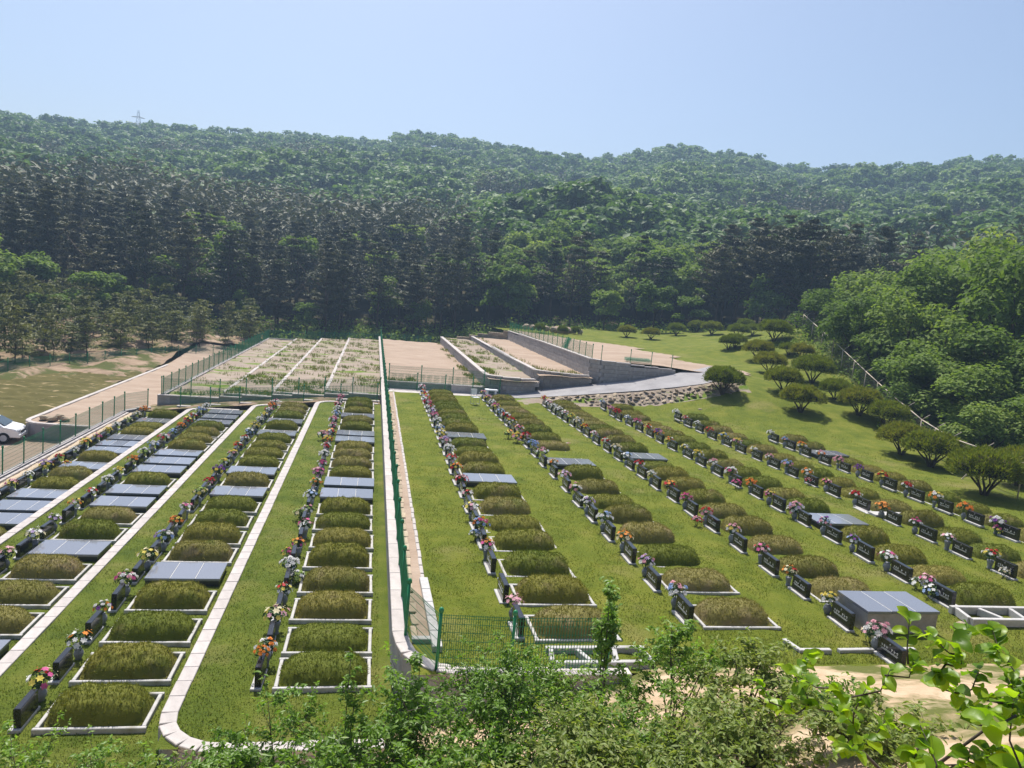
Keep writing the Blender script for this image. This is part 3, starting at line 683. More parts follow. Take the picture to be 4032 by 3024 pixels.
# ------------------------------------------------------------------ cards (leaves, blades)
def cards(P, D, size, ratio=0.45, rnd=0.7, fold=0.15, r=rng, droop=0.0):
    n = len(P)
    size = np.broadcast_to(size, (n,))[:, None]
    nm = D + r.normal(0, rnd, (n, 3)); nm /= np.linalg.norm(nm, axis=1, keepdims=True) + 1e-9
    t = np.cross(nm, r.normal(0, 1, (n, 3))); t[:, 2] -= droop; t -= nm * (t * nm).sum(1, keepdims=True)
    t /= np.linalg.norm(t, axis=1, keepdims=True) + 1e-9
    b = np.cross(nm, t)
    V = np.stack([P - t * size * .5, P + b * size * ratio * .5 + nm * size * fold, P + t * size * .5, P - b * size * ratio * .5 + nm * size * fold], 1).reshape(-1, 3)
    i = np.arange(n)[:, None] * 4
    F = np.concatenate([i + [0, 1, 2], i + [0, 2, 3]], 1).reshape(-1, 3)
    return V, F
def blades(P, U, length, width, r=rng):
    n = len(P)
    length = np.broadcast_to(length, (n,))[:, None]
    s = r.normal(0, 1, (n, 3)); s -= U * (s * U).sum(1, keepdims=True); s /= np.linalg.norm(s, axis=1, keepdims=True) + 1e-9
    V = np.stack([P - s * width * .5, P + s * width * .5, P + U * length], 1).reshape(-1, 3)
    F = (np.arange(n)[:, None] * 3 + [0, 1, 2])
    return V, F

# ------------------------------------------------------------------ graves
def mound_mesh(seed, mat):
    r = np.random.default_rng(seed)
    a, b, h = 0.935, 0.595, 0.45 + r.uniform(-.03, .03)
    u = np.linspace(-1, 1, 38); v = np.linspace(-1, 1, 26)
    X, Y = np.meshgrid(u, v)
    def zf(X, Y):
        z = h * np.clip(1 - np.abs(X) ** 4.2 - np.abs(Y) ** 2.5, 0, 1) ** 0.6
        return z * (1 + 0.06 * sines(X * 1.5, Y, seed, 8, 0.35, 1.4)) - 0.03
    Z = zf(X, Y)
    rr = np.clip(np.maximum(np.abs(X), np.abs(Y)), 1e-6, 1)
    corner = 1 - 0.10 * (np.abs(X) * np.abs(Y)) ** 3
    Vg = np.stack([X * a * corner, Y * b * corner, Z], -1).reshape(-1, 3)
    i = np.arange(38 * 26).reshape(26, 38)
    Fq = np.stack([i[:-1, :-1], i[:-1, 1:], i[1:, 1:], i[1:, :-1]], -1).reshape(-1, 4)
    Fg = np.concatenate([Fq[:, [0, 1, 2]], Fq[:, [0, 2, 3]]])
    n = 3600
    px, py = r.uniform(-.985, .985, n), r.uniform(-.985, .985, n)
    e = 0.01
    z = zf(px, py)
    nx = -(zf(px + e, py) - z) / (e * a); ny = -(zf(px, py + e) - z) / (e * b)
    nrm = np.stack([nx, ny, np.ones(n)], 1); nrm /= np.linalg.norm(nrm, axis=1, keepdims=True)
    c = 1 - 0.10 * (np.abs(px) * np.abs(py)) ** 3
    P = np.stack([px * a * c, py * b * c, z], 1)
    U = nrm * 0.55 + np.array([0, 0, 0.35]) + r.normal(0, 0.42, (n, 3)); U /= np.linalg.norm(U, axis=1, keepdims=True)
    ln = r.uniform(0.025, 0.075, n) * (1 + .5 * sines(px * 3, py * 3, seed + 5, 6, .3, 1)) * np.where(r.random(n) < 0.06, 1.6, 1); ln = np.clip(ln, .02, .14)
    Vb, Fb = blades(P - U * 0.01, U, ln, 0.02, r)
    return fast_mesh('turf_mound', np.concatenate([Vg, Vb]), np.concatenate([Fg, Fb + len(Vg)]), mat, smooth=False)
MOUND = [mound_mesh(k, m_mound) for k in range(7)]
MDRY = [mound_mesh(10 + k, m_mound_dry) for k in range(6)]
K_LONG = MB().box((0, 0, 0), (2.0, 0.075, 0.30), bev=0.012).mesh('kerb_stone', m_granite)
K_SHORT = MB().box((0, 0, 0), (0.075, 1.135, 0.30), bev=0.012).mesh('kerb_stone', m_granite)
SL_BASE = MB().box((0, 0, 0.02), (1.94, 1.18, 0.30), bev=0.01).mesh('slab_base', m_slabside)
SL_PAN = MB().box((0, 0, 0), (0.655, 1.24, 0.07), bev=0.008).mesh('granite_panel', m_slab)
SL_JNT = MB().box((0, 0, 0), (0.011, 1.2, 0.02)).mesh('mortar_joint', m_joint)
SL_BASE2 = MB().box((0, 0, 0.22), (1.94, 1.18, 0.62), bev=0.01).mesh('slab_base', m_wall)
ST = MB().box((0, 0, 0.20), (0.13, 0.74, 0.42), bev=0.012).mesh('stone', m_black)
ST_PL = MB().box((-0.03, 0, 0), (0.22, 0.84, 0.07), bev=0.01).mesh('plinth', m_granite)
def inscription(seed):
    r = random.Random(seed)
    mb = MB(); x = -0.0665
    def st(y, z, w, h): mb.box((x, y, z), (0.003, w, h))
    st(0, 0.342, 0.008, 0.052); st(0, 0.352, 0.026, 0.008)
    for k in range(7):
        if k == 3 or (k == 5 and seed % 2): continue
        cy = (3 - k) * 0.078
        for _ in range(2): st(cy + r.uniform(-.008, .008), 0.245 + r.uniform(-.022, .022), 0.044, 0.009)
        for _ in range(2): st(cy + r.uniform(-.018, .018), 0.245, 0.009, 0.058)
    st(0, 0.185, 0.56, 0.005)
    for k in range(15): st((7 - k) * 0.034, 0.163, 0.018, 0.014 + 0.006 * r.random())
    return mb.mesh('inscription', m_letter)
INS = [inscription(k) for k in range(4)]
VASE = [MB().lathe([(0.06, -0.03), (0.075, 0.03), (0.105, 0.10), (0.112, 0.15), (0.095, 0.21), (0.062, 0.245), (0.068, 0.27), (0.05, 0.272)], 14).mesh('flower_vase', m_vase, True),
        MB().lathe([(0.075, -0.03), (0.08, 0.0), (0.062, 0.05), (0.075, 0.13), (0.095, 0.23), (0.10, 0.27), (0.085, 0.275)], 14).mesh('flower_vase', m_vase, True)]
def rosette(seed, petals=7, lay=2):
    r = random.Random(seed); V, F = [], []
    for l in range(lay):
        rad = 1.0 - 0.38 * l; zz = 0.15 + 0.35 * l
        for k in range(petals - l):
            a = 2 * math.pi * (k + 0.5 * l) / (petals - l) + r.uniform(-.15, .15); w = math.pi / (petals - l) * 1.1
            n = len(V)
            V += [(0, 0, zz * 0.3), (rad * .62 * math.cos(a - w), rad * .62 * math.sin(a - w), zz + .05), (rad * math.cos(a), rad * math.sin(a), zz * 0.9 - 0.02 + r.uniform(-.08, .1)), (rad * .62 * math.cos(a + w), rad * .62 * math.sin(a + w), zz + .05)]
            F += [(n, n + 1, n + 2), (n, n + 2, n + 3)]
    n = len(V); V += [(.22, 0, .62), (-.11, .19, .62), (-.11, -.19, .62), (0, 0, .75)]; F += [(n, n + 1, n + 3), (n + 1, n + 2, n + 3), (n + 2, n, n + 3)]
    return np.array(V), np.array(F)
ROS = [rosette(1, 7, 2), rosette(2, 9, 2), rosette(3, 6, 1)]
BLO = {c: [fast_mesh('blossom', v, f, m_fl[c]) for v, f in ROS] for c in FLC}
def bq_leaves(seed):
    r = np.random.default_rng(seed); n = 46
    a = r.uniform(0, 6.28, n); ph = r.uniform(0.1, 1.45, n); rad = r.uniform(0.08, 0.19, n)
    D = np.stack([np.cos(a) * np.sin(ph), np.sin(a) * np.sin(ph), np.cos(ph)], 1)
    V, F = cards(D * rad[:, None] + [0, 0, 0.06], D, r.uniform(.07, .13, n), 0.4, 0.5, 0.1, r)
    mb = MB().add(V, F)
    for k in range(6):
        d = D[k] * 0.13; mb.tube([(0, 0, -0.12), (d[0], d[1], d[2] + 0.04)], 0.006, 4)
    return mb.mesh('leaves', m_stemgreen)
BQL = [bq_leaves(k) for k in range(5)]
def dome_pts(seed, n):
    r = np.random.default_rng(seed); o = []
    for i in range(n):
        ph = math.acos(1 - (i + .5) / n * 0.92); a = i * 2.39996 + seed
        o.append((0.17 * math.cos(a) * math.sin(ph) + r.normal(0, .012), 0.17 * math.sin(a) * math.sin(ph) + r.normal(0, .012), 0.09 + 0.15 * math.cos(ph) + r.normal(0, .015)))
    return o
_clu = {}
def cluster(col, idx, nc, v):
    k = (col, idx, nc, v)
    if k not in _clu:
        r = np.random.default_rng(hash((idx, nc, v)) % 999); mb = MB()
        pts = dome_pts(v, 13)
        for i, p in enumerate(pts):
            if (i * nc // len(pts) if v % 2 else i % nc) != idx: continue
            V, F = ROS[v % 3]; s = r.uniform(.045, .07)
            d = np.array(p) - [0, 0, .03]; M_ = np.array(Vector(d).to_track_quat('Z', 'Y').to_matrix())
            mb.add((V * s) @ M_.T + p, F)
        _clu[k] = mb.mesh('flower_cluster', m_fl[col])
    return _clu[k]
def bouquet(cols, loc, label, near, seed, group='artificial bouquets on the graves', scale=1.0):
    t = thing('bouquet', label, 'bouquet', loc, random.uniform(0, 6.28), group)
    t.scale = (scale,) * 3
    ob('leaves', BQL[seed % 5], t)
    if near:
        pts = dome_pts(seed % 7, 12 + seed % 4)
        for i, p in enumerate(pts):
            c = cols[i * len(cols) // len(pts)] if seed % 2 else cols[i % len(cols)]
            s = random.uniform(.042, .062)
            d = Vector(p) - Vector((0, 0, .03))
            ob('blossom', BLO[c][(seed + len(cols)) % 3], t, p, d.to_track_quat('Z', 'Y').to_euler(), (s, s, s))
    else:
        for i, c in enumerate(cols): tag(ob('flower_cluster', cluster(c, i, len(cols), seed % 4), t), kind='stuff')
    return t
def colwords(c):
    w = [FLN[k] for k in c[:2]]
    return w[0] if len(w) == 1 else w[0] + ' and ' + w[1]

YS = {'C': [14.76, 16.23, 17.89, 19.55, 21.33, 22.99, 24.69, 26.37, 28.11, 29.81, 31.4, 33.09, 34.83, 36.39, 38.22, 39.8, 41.61, 43.64, 45.24, 46.98, 48.79, 50.4],
      'L3': [14.21, 15.92, 17.65, 19.38, 21.14, 22.74, 24.35, 26.04, 27.74, 29.43, 31.1, 32.74, 34.4, 36.19, 37.84, 39.47, 41.01, 42.87, 44.61, 46.34, 47.97, 49.6],
      'L2': [17.2, 18.94, 20.64, 22.35, 24.03, 25.67, 27.39, 29.06, 30.75, 32.28, 34.09, 35.7, 37.31, 38.98, 40.71, 42.35, 43.92, 45.49, 47.23, 48.96],
      'L1': [26.2, 28.05, 29.63, 31.24, 32.73, 34.23, 35.9, 37.53, 39.14, 40.68, 42.22, 43.78, 45.55, 47.23, 48.91],
      'R1': [14.9, 16.72, 18.6, 20.5, 22.12, 23.92, 25.69, 27.42, 29.08, 30.73, 32.37, 34.01, 35.64, 37.26, 38.88, 40.49, 42.09, 43.69, 45.28, 46.86, 48.44, 50.01],
      'R2': [15.53, 17.57, 19.52, 21.4, 23.27, 25.01, 26.97, 29.06, 30.91, 32.77, 34.62, 36.47, 38.31, 40.15, 41.98, 43.82, 45.64, 47.47, 49.29],
      'R3': [13.42, 15.26, 17.14, 18.75, 20.62, 22.5, 24.27, 26.04, 27.81, 29.55, 31.02, 32.8, 34.54, 36.28, 38.15, 39.75, 41.18, 42.76, 44.29, 45.79, 47.06, 48.47],
      'R4': [16.58, 18.34, 20.03, 21.74, 23.44, 25.3, 26.99, 28.73, 30.5, 32.31, 33.91, 35.75, 37.59, 39.2, 40.86, 42.72, 44.69, 46.03, 48.04],
      'R5': [18.74, 20.49, 22.12, 23.94, 25.74, 27.72, 29.35, 30.94, 32.6, 34.28, 36.13, 37.76, 39.5, 41.4, 43.04, 44.75],
      'R6': [22.34, 24.08, 25.67, 27.29, 29.01, 30.71, 32.34, 33.98, 35.81, 37.42, 39.14]}
TY = {'C': 'MMMMMMMMSSMMMMSSMMSMMM', 'L3': 'MMMMSMMMMSMSMMMMSMSMMM', 'L2': 'SMMMSMMSSMSSSMMMMSSS', 'L1': 'MSSSMMSMSSSMMSM', 'R1': 'MMMMMMMSMMMMSMMMMMMMMM', 'R2': 'MMMMMMMMSFMMMMMMMMM',
      'R3': 'PBMMMMMMMMMSMMMMMMMMMM', 'R4': 'MMMMSMMMMMMMMMMMMMM', 'R5': 'MMMMKMMMMMMMMMMM', 'R6': 'MMMMMMMMSMM'}
XL = {'C': -1.56, 'L3': -5.77, 'L2': -9.92, 'L1': -13.62, 'R1': 3.86, 'R2': 8.1, 'R3': 12.2, 'R4': 16.25, 'R5': 20.3, 'R6': 24.0}
LV = {'C': 0.0, 'L3': -0.45, 'L2': -0.9, 'L1': -1.35}
ROWN = {'C': 'first row left of fence', 'L3': 'second row left of fence', 'L2': 'third row left of fence', 'L1': 'fourth row left of fence',
        'R1': 'first row right of fence', 'R2': 'second row right of fence', 'R3': 'third row right of fence', 'R4': 'fourth row right of fence',
        'R5': 'fifth row right of fence', 'R6': 'sixth row right of fence'}
FLW = {'C': 'ow cpy ryw w oym mpw gpw bw yo mp mw w rpw yo yor pwm pmw wb w rpw pw pm',
       'L3': 'mryc wo wvo wpm cy lbw oyr pmw gcy rp vy yg yp or rw bw yc w yw rpw o pw',
       'L2': 'w lw cw pw wlc gl pyo rw w y oc wg wb wpr b o ryp rw bw w',
       'L1': 'w pw w pmy w ly rg w yo mpy y w gc cw o',
       'R1': 'p - om bmo wpy wrp pr oyr rw w lp yw wb w mp lw rw rpm wr ryw ob p',
       'R2': 'pbw lp oc bw wl cpw lp cow pwg b rp mpo ryw rw bw mpy w py pyl',
       'R3': 'p y ocr pmr pyw rp mp orm wc r wb cw rw pw yor wc yg p w w wp ry',
       'R4': 'pmw wm vb vpb pl mpy o wm pw yw yw yo vpo ryo mp wb r pm bw',
       'R5': 'ryw wp m o rw ymp o bp pw yw yp yb r w pr w',
       'R6': 'wv o wyo r ry v p pwo oy bp w'}
dry_p = {'C': 0.1, 'L3': 0.08, 'L2': 0.15, 'L1': 0.2, 'R1': 0.2, 'R2': 0.5, 'R3': 0.5, 'R4': 0.35, 'R5': 0.45, 'R6': 0.4}
DRYSET = {('R1', 0): 1, ('R2', 0): 1, ('R2', 1): 1, ('R3', 2): 1, ('R4', 0): 0, ('R4', 3): 0, ('C', 0): 0, ('L3', 0): 0, ('L3', 3): 0, ('L3', 1): 0, ('C', 2): 0, ('L3', 5): 1, ('R1', 1): 0}
srnd = random.Random(5)
for row in YS:
    left = row in LV
    fl = FLW[row].split()
    for i, (y, ty) in enumerate(zip(YS[row], TY[row])):
        x0 = XL[row] + srnd.uniform(-.025, .025)
        xc = x0 + 1.0
        z = LV[row] if left else float(HR(np.array([xc]), np.array([y + .6]))[0])
        where = '%s from near end, %s' % (ORD[i + 1], ROWN[row])
        rz = srnd.uniform(-.012, .012)
        zt = z + (0.11 if left else (0.06 if i < 2 else 0.01 if row == 'R1' else -0.01) if row in ('R1', 'R2') else (0.02 if (row, i) in (('R3', 2), ('R4', 0)) else -0.03))
        dry = DRYSET.get((row, i), srnd.random() < dry_p[row])
        if ty in 'MFK':
            ad = 'browned' if dry else 'green'
            nm = {'M': ad + ' grass grave mound', 'F': 'flat unmounded grass grave with stone kerb', 'K': 'mounded grave behind pale stone steps'}[ty]
            t = thing('grave', '%s, %s' % (nm, where), 'grave', (xc, y + 0.67, zt), rz, 'grass grave mounds')
            ob('kerb_stone', K_LONG, t, (0, -0.605, -0.15)); ob('kerb_stone', K_LONG, t, (0, 0.605, -0.15))
            ob('kerb_stone', K_SHORT, t, (-0.94, 0, -0.15)); ob('kerb_stone', K_SHORT, t, (0.94, 0, -0.15))
            me = srnd.choice(MDRY if dry else MOUND); mz_ = -0.03 + (0.0 if left else 0.03)
            ob('turf_mound', me, t, (0, 0, mz_ if ty != 'F' else -0.05), (0, 0, srnd.choice((0, math.pi))), (srnd.uniform(.95, 1.0), srnd.uniform(.93, 1.0), 1.0 + srnd.uniform(-.2, .15) if ty != 'F' else 0.1))
            if ty == 'K':
                ob('step', MB().box((-0.55, -0.95, 0.0), (1.9, 0.5, 0.28), bev=.01).mesh('step', m_granite), t)
                ob('step', MB().box((-1.35, -0.35, 0.0), (0.5, 0.9, 0.14), bev=.01).mesh('step', m_granite), t)
        elif ty in 'SB':
            big = ty == 'B'
            t = thing('slab_grave', ('raised ' if big else '') + 'dark polished slab grave, %s' % where, 'grave', (xc, y + 0.67, z), rz, 'dark stone slab graves')
            ob('slab_base', SL_BASE2 if big else SL_BASE, t)
            h = 0.56 if big else 0.20
            for k in range(3): ob('granite_panel', SL_PAN, t, ((k - 1) * 0.668, 0, h), (srnd.uniform(-.006, .006), srnd.uniform(-.006, .006), 0))
            for k in range(2): ob('mortar_joint', SL_JNT, t, ((k - .5) * 0.668, 0, h + 0.022))
        # headstone, vase, bouquet
        if not (row == 'R2' and ty == 'x'):
            t = thing('headstone', 'black headstone of the grave %s' % where, 'headstone', (x0 - 0.29, y + 0.55 + srnd.uniform(-.03, .03), z), srnd.uniform(-.03, .03), 'black headstones')
            ob('plinth', ST_PL, t, (0, 0, 0.02)); hs_ = (1, srnd.uniform(.92, 1.06), srnd.uniform(.92, 1.08)); tl_ = (0, srnd.uniform(-.03, .03), 0)
            ob('stone', ST, t, (0, 0, 0.06), tl_, hs_)
            ob('inscription', INS[srnd.randrange(4)], t, (0, 0, 0.06), tl_, hs_)
        vx, vy = x0 - 0.27 + srnd.uniform(-.05, .05), y + 1.19 + srnd.uniform(-.05, .05)
        o = ob('flower_vase', VASE[srnd.random() < .3], None, (vx, vy, z), (0, 0, 0), (srnd.uniform(.9, 1.12),) * 3)
        tag(o, 'grey stone vase by the grave %s' % where, 'vase', 'stone vases beside headstones')
        if fl[i] != '-':
            bouquet(fl[i] + ('w' if srnd.random() < .45 else ''), (vx, vy, z + 0.28), '%s bouquet at grave %s' % (colwords(fl[i]), where), math.hypot(vx, vy) < 31, srnd.randrange(1000), scale=srnd.uniform(1.15, 1.6))
# loose bouquets laid by stones
for k, (row, i, c, dx, dy, s) in enumerate((('R4', 0, 'wb', -0.45, 0.85, 1.3), ('R4', 0, 'w', -0.4, 1.5, 1.1), ('R3', 5, 'pr', -0.75, 0.9, 1.1), ('R3', 0, 'pc', -0.2, 1.45, 1.2), ('R5', 0, 'wc', -0.5, 0.4, 0.9), ('R4', 4, 'pw', -0.3, 1.3, 1.5),
        ('R6', 0, 'mpy', -0.45, 1.0, 1.2), ('R5', 6, 'pr', -0.5, 0.6, 0.9), ('R2', 10, 'yop', -0.6, 1.5, 1.7), ('R2', 11, 'yog', -0.9, 0.6, 1.5), ('C', 6, 'gc', -0.5, 1.3, 1.5), ('C', 4, 'my', -0.5, 0.9, 1.2), ('C', 14, 'pw', -0.6, 1.0, 1.9), ('C', 3, 'wg', -0.05, 0.9, 1.3), ('R4', 7, 'm', -0.55, 0.1, 1.2), ('L1', 6, 'yo', 0.1, 1.0, 1.1), ('R1', 3, 'bw', -0.45, 0.9, 1.0), ('C', 0, 'o', -0.29, 0.6, 0.9))):
    y = YS[row][i]; z = LV.get(row, 1.05)
    b = bouquet(c, (XL[row] + dx, y + dy, z + (0.05 if (row, i) != ('C', 0) else 0.5)), '%s %s flowers laid by headstone %s from near end, %s' % (('loose', 'fallen')[k == 1], FLN[c[0]], ORD[i + 1], ROWN[row]), y < 31, k * 7 + 3, 'flowers laid on the ground', s)
# flower garland between two graves of the second right row
t = thing('flower_garland', 'pink and yellow flower garland laid along a mound in second right row', 'garland', (8.3, 36.0, 1.06))
for k in range(26): ob('blossom', BLO['pyowp'[k % 5]][k % 3], t, (k * 0.075, 0.08 * math.sin(k * .3) - (0.9 if k > 22 else 0) * 0.03 * (k - 22), 0.08), (random.uniform(-.4, .4), random.uniform(-.4, .4), 0), (0.07,) * 3)

# ------------------------------------------------------------------ grass
def lawn_blades(left):
    P, U, Ln = [], [], []
    def patch(x0, x1, y0, y1, zf, dens, ln):
        n = int((x1 - x0) * (y1 - y0) * dens)
        x = rng.uniform(x0, x1, n); y = y0 + (y1 - y0) * rng.random(n) ** 1.35
        P.append(np.stack([x, y, zf(x, y)], 1)); Ln.append(rng.uniform(ln * .5, ln * 1.3, n))
    for k, (x0, x1, y0, y1, z) in (LAWNS.items() if left else ()):
        patch(x0 + .12, x1 - .25, y0 + .3, 30, lambda x, y: np.full_like(x, z), 380, 0.045)
        patch(x0 + .12, x1 - .25, 30, 51, lambda x, y: np.full_like(x, z), 90, 0.055)
    if not left: patch(1.8, 20, 13.9, 28, HR, 380, 0.045); patch(1.8, 24, 28, 49, HR, 90, 0.055); patch(20, 29, 18, 48, HR, 80, 0.06)
    P = np.concatenate(P); Ln = np.concatenate(Ln)
    U = rng.normal(0, .55, (len(P), 3)) + [0, 0, 1]; U /= np.linalg.norm(U, axis=1, keepdims=True)
    V, F = blades(P, U, Ln, 0.02)
    return fast_mesh('grass', V, F, m_blade_green if left else m_blade)
tag(ob('grass', lawn_blades(True)), 'short green grass on the grave terraces left of the fence', 'grass', kind='stuff')
tag(ob('grass', lawn_blades(False)), 'short yellowish grass on the lawn right of the fence', 'grass', kind='stuff')
def weeds(name, label, areas, h, mat, n):
    P, U, Ln = [], [], []
    for x0, x1, y0, y1, z, w in areas:
        m = int(n * w); cx = rng.uniform(x0, x1, m); cy = y0 + (y1 - y0) * rng.random(m) ** 1.6
        keep = sines(cx, cy, 21, 8, 2, 8) > -0.1
        cx, cy = cx[keep], cy[keep]; k = 7
        px = np.repeat(cx, k) + rng.normal(0, .12, len(cx) * k); py = np.repeat(cy, k) + rng.normal(0, .12, len(cx) * k)
        P.append(np.stack([px, py, np.full_like(px, z)], 1)); Ln.append(rng.uniform(h * .4, h * 1.2, len(px)))
    P = np.concatenate(P); Ln = np.concatenate(Ln); U = rng.normal(0, .35, (len(P), 3)) + [0, 0, 1]; U /= np.linalg.norm(U, axis=1, keepdims=True)
    V, F = blades(P, U, Ln, 0.05)
    tag(ob(name, fast_mesh(name, V, F, mat)), label, 'weeds', kind='stuff')
weeds('weeds', 'patchy green weeds growing over the bare soil fields', [(-13.6, -10.1, 55, 104, -.6, .25), (-10, -6.8, 54.6, 104, -.3, 1.0), (-6.5, -3.2, 54.6, 104, 0, .9), (-2.9, 1.0, 54.6, 104, .3, .8), (1.3, 3.2, 53.5, 56, 1.5, .12), (8.5, 9.5, 54, 90, 2.15, .35), (9, 12, 60, 90, 2.15, .3), (12.4, 13.2, 54, 90, 2.6, .15), (12.5, 16, 54, 60, 2.6, .12), (7.6, 8.25, 54, 90, 1.5, .3)], 0.30, m_blade, 900)

# ------------------------------------------------------------------ trees
def broad_crown(seed, H, R, n, leaf, lobes=14, low=0.22, r=None):
    r = np.random.default_rng(seed)
    C_ = []
    for i in range(lobes):
        z = r.uniform(low + .12, 0.9); rad = R * (0.95 - abs(z - 0.5) * 0.95) * math.sqrt(r.uniform(0.05, 1)); a = r.uniform(0, 6.28)
        C_.append((rad * math.cos(a), rad * math.sin(a), z * H, r.uniform(.30, .48) * R))
    C_ = np.array(C_); k = r.integers(0, lobes, n)
    D = r.normal(0, 1, (n, 3)); D /= np.linalg.norm(D, axis=1, keepdims=True); D[:, 2] = np.where(D[:, 2] < -.35, -D[:, 2] * .5, D[:, 2])
    rr = r.uniform(.72, 1.08, n)[:, None]
    P = C_[k, :3] + D * rr * C_[k, 3:4] * [1, 1, .8]
    return cards(P, D * .55 + [0, 0, .75], r.uniform(.7, 1.25, n) * leaf, 0.62, 0.42, 0.12, r)
def trunk_mesh(seed, H, rad, mat, limbs=5, lean=0.0):
    r = random.Random(seed); mb = MB()
    p = [(0, 0, -0.4), (r.uniform(-.1, .1) + lean * .3, r.uniform(-.1, .1), H * .3), (r.uniform(-.2, .2) + lean * .7, r.uniform(-.2, .2), H * .6), (lean, r.uniform(-.3, .3), H * .92)]
    mb.tube(p, [rad * 1.15, rad * .85, rad * .55, rad * .12], 7)
    for i in range(limbs):
        a = r.uniform(0, 6.28); z = H * r.uniform(.3, .62); L = H * r.uniform(.18, .32)
        mb.tube([(lean * z / H, 0, z), (lean * z / H + math.cos(a) * L * .6, math.sin(a) * L * .6, z + L * .5), (lean * z / H + math.cos(a) * L, math.sin(a) * L, z + L * 1.05)], [rad * .45, rad * .3, rad * .08], 5)
    return mb.mesh('trunk', mat, True)
def pine_crown(seed, H, R, whorls=15, per=6, seg=5, cper=4, size=0.8, base=0.27, rounded=0.6):
    r = np.random.default_rng(seed); P, D = [], []
    for w in range(whorls):
        t = (w + r.uniform(-.3, .3)) / (whorls - 1); t = min(1, max(0, t)); z = H * (base + (1 - base) * t)
        L = R * (1 - t) ** rounded * r.uniform(.75, 1.15) * (0.55 + 0.45 * min(1, t * 4)) + 0.25
        for b in range(per):
            if r.random() < .12: continue
            a = r.uniform(0, 6.28); Lb = L * r.uniform(.6, 1.15)
            for s in range(seg):
                u = (s + 1) / seg
                for _ in range(cper):
                    P.append((Lb * u * math.cos(a) + r.normal(0, .16 + .1 * u), Lb * u * math.sin(a) + r.normal(0, .16 + .1 * u), z + Lb * (.05 * u + .16 * u * u) + r.normal(0, .07)))
                    D.append((math.cos(a) * .25, math.sin(a) * .25, 1.1))
    P = np.array(P); D = np.array(D)
    return cards(P, D, r.uniform(.6, 1.3, len(P)) * size, 0.34, 0.5, 0.10, r)
def cmesh(name, VF, mat): return fast_mesh(name, VF[0], VF[1], mat)
PCR = [cmesh('crown', pine_crown(k, 14, 3.0 + .35 * (k % 3), 11, 7, 6, 5, 0.62, 0.26 + .07 * (k % 3), .62), m_pine) for k in range(6)]
PTR = [trunk_mesh(k, 13.5, 0.19, m_pinebark, 3, random.uniform(-.5, .5)) for k in range(6)]
BCR = [cmesh('crown', broad_crown(40 + k, 9, 3.3, 1900, 0.62, 16), m_broad) for k in range(4)]
BTR = [trunk_mesh(40 + k, 7.5, 0.17, m_bark, 6) for k in range(4)]
def tree(name, cr, tr, x, y, z, h, h0, w, rz, label, group):
    t = thing(name, label, 'tree', (x, y, z - .15), rz, group)
    t.scale = (w, w, h / h0)
    ob('trunk', tr, t); ob('crown', cr, t)
    return t
def scatter(az0, az1, r0, r1, sp, jit=.42, seed=1):
    r = np.random.default_rng(seed); o = []
    for i, rr in enumerate(np.arange(r0, r1, sp)):
        da = math.degrees(sp / rr)
        for a in np.arange(az0 + (i % 2) * da / 2, az1, da):
            o.append((rr + r.uniform(-jit, jit) * sp, a + r.uniform(-jit, jit) * da))
    o = np.array(o)
    a = np.radians(o[:, 1])
    return o[:, 0] * np.sin(a), o[:, 0] * np.cos(a), o[:, 0], o[:, 1]
def pine_zone(r, az, x, y):
    lim = np.interp(az, [-30, -12, 0, 6, 10, 24, 28, 36, 50], [222, 218, 205, 172, 126, 126, 150, 158, 150]) + 16 * sines(x, y, 31, 6, 25, 70)
    return r < lim
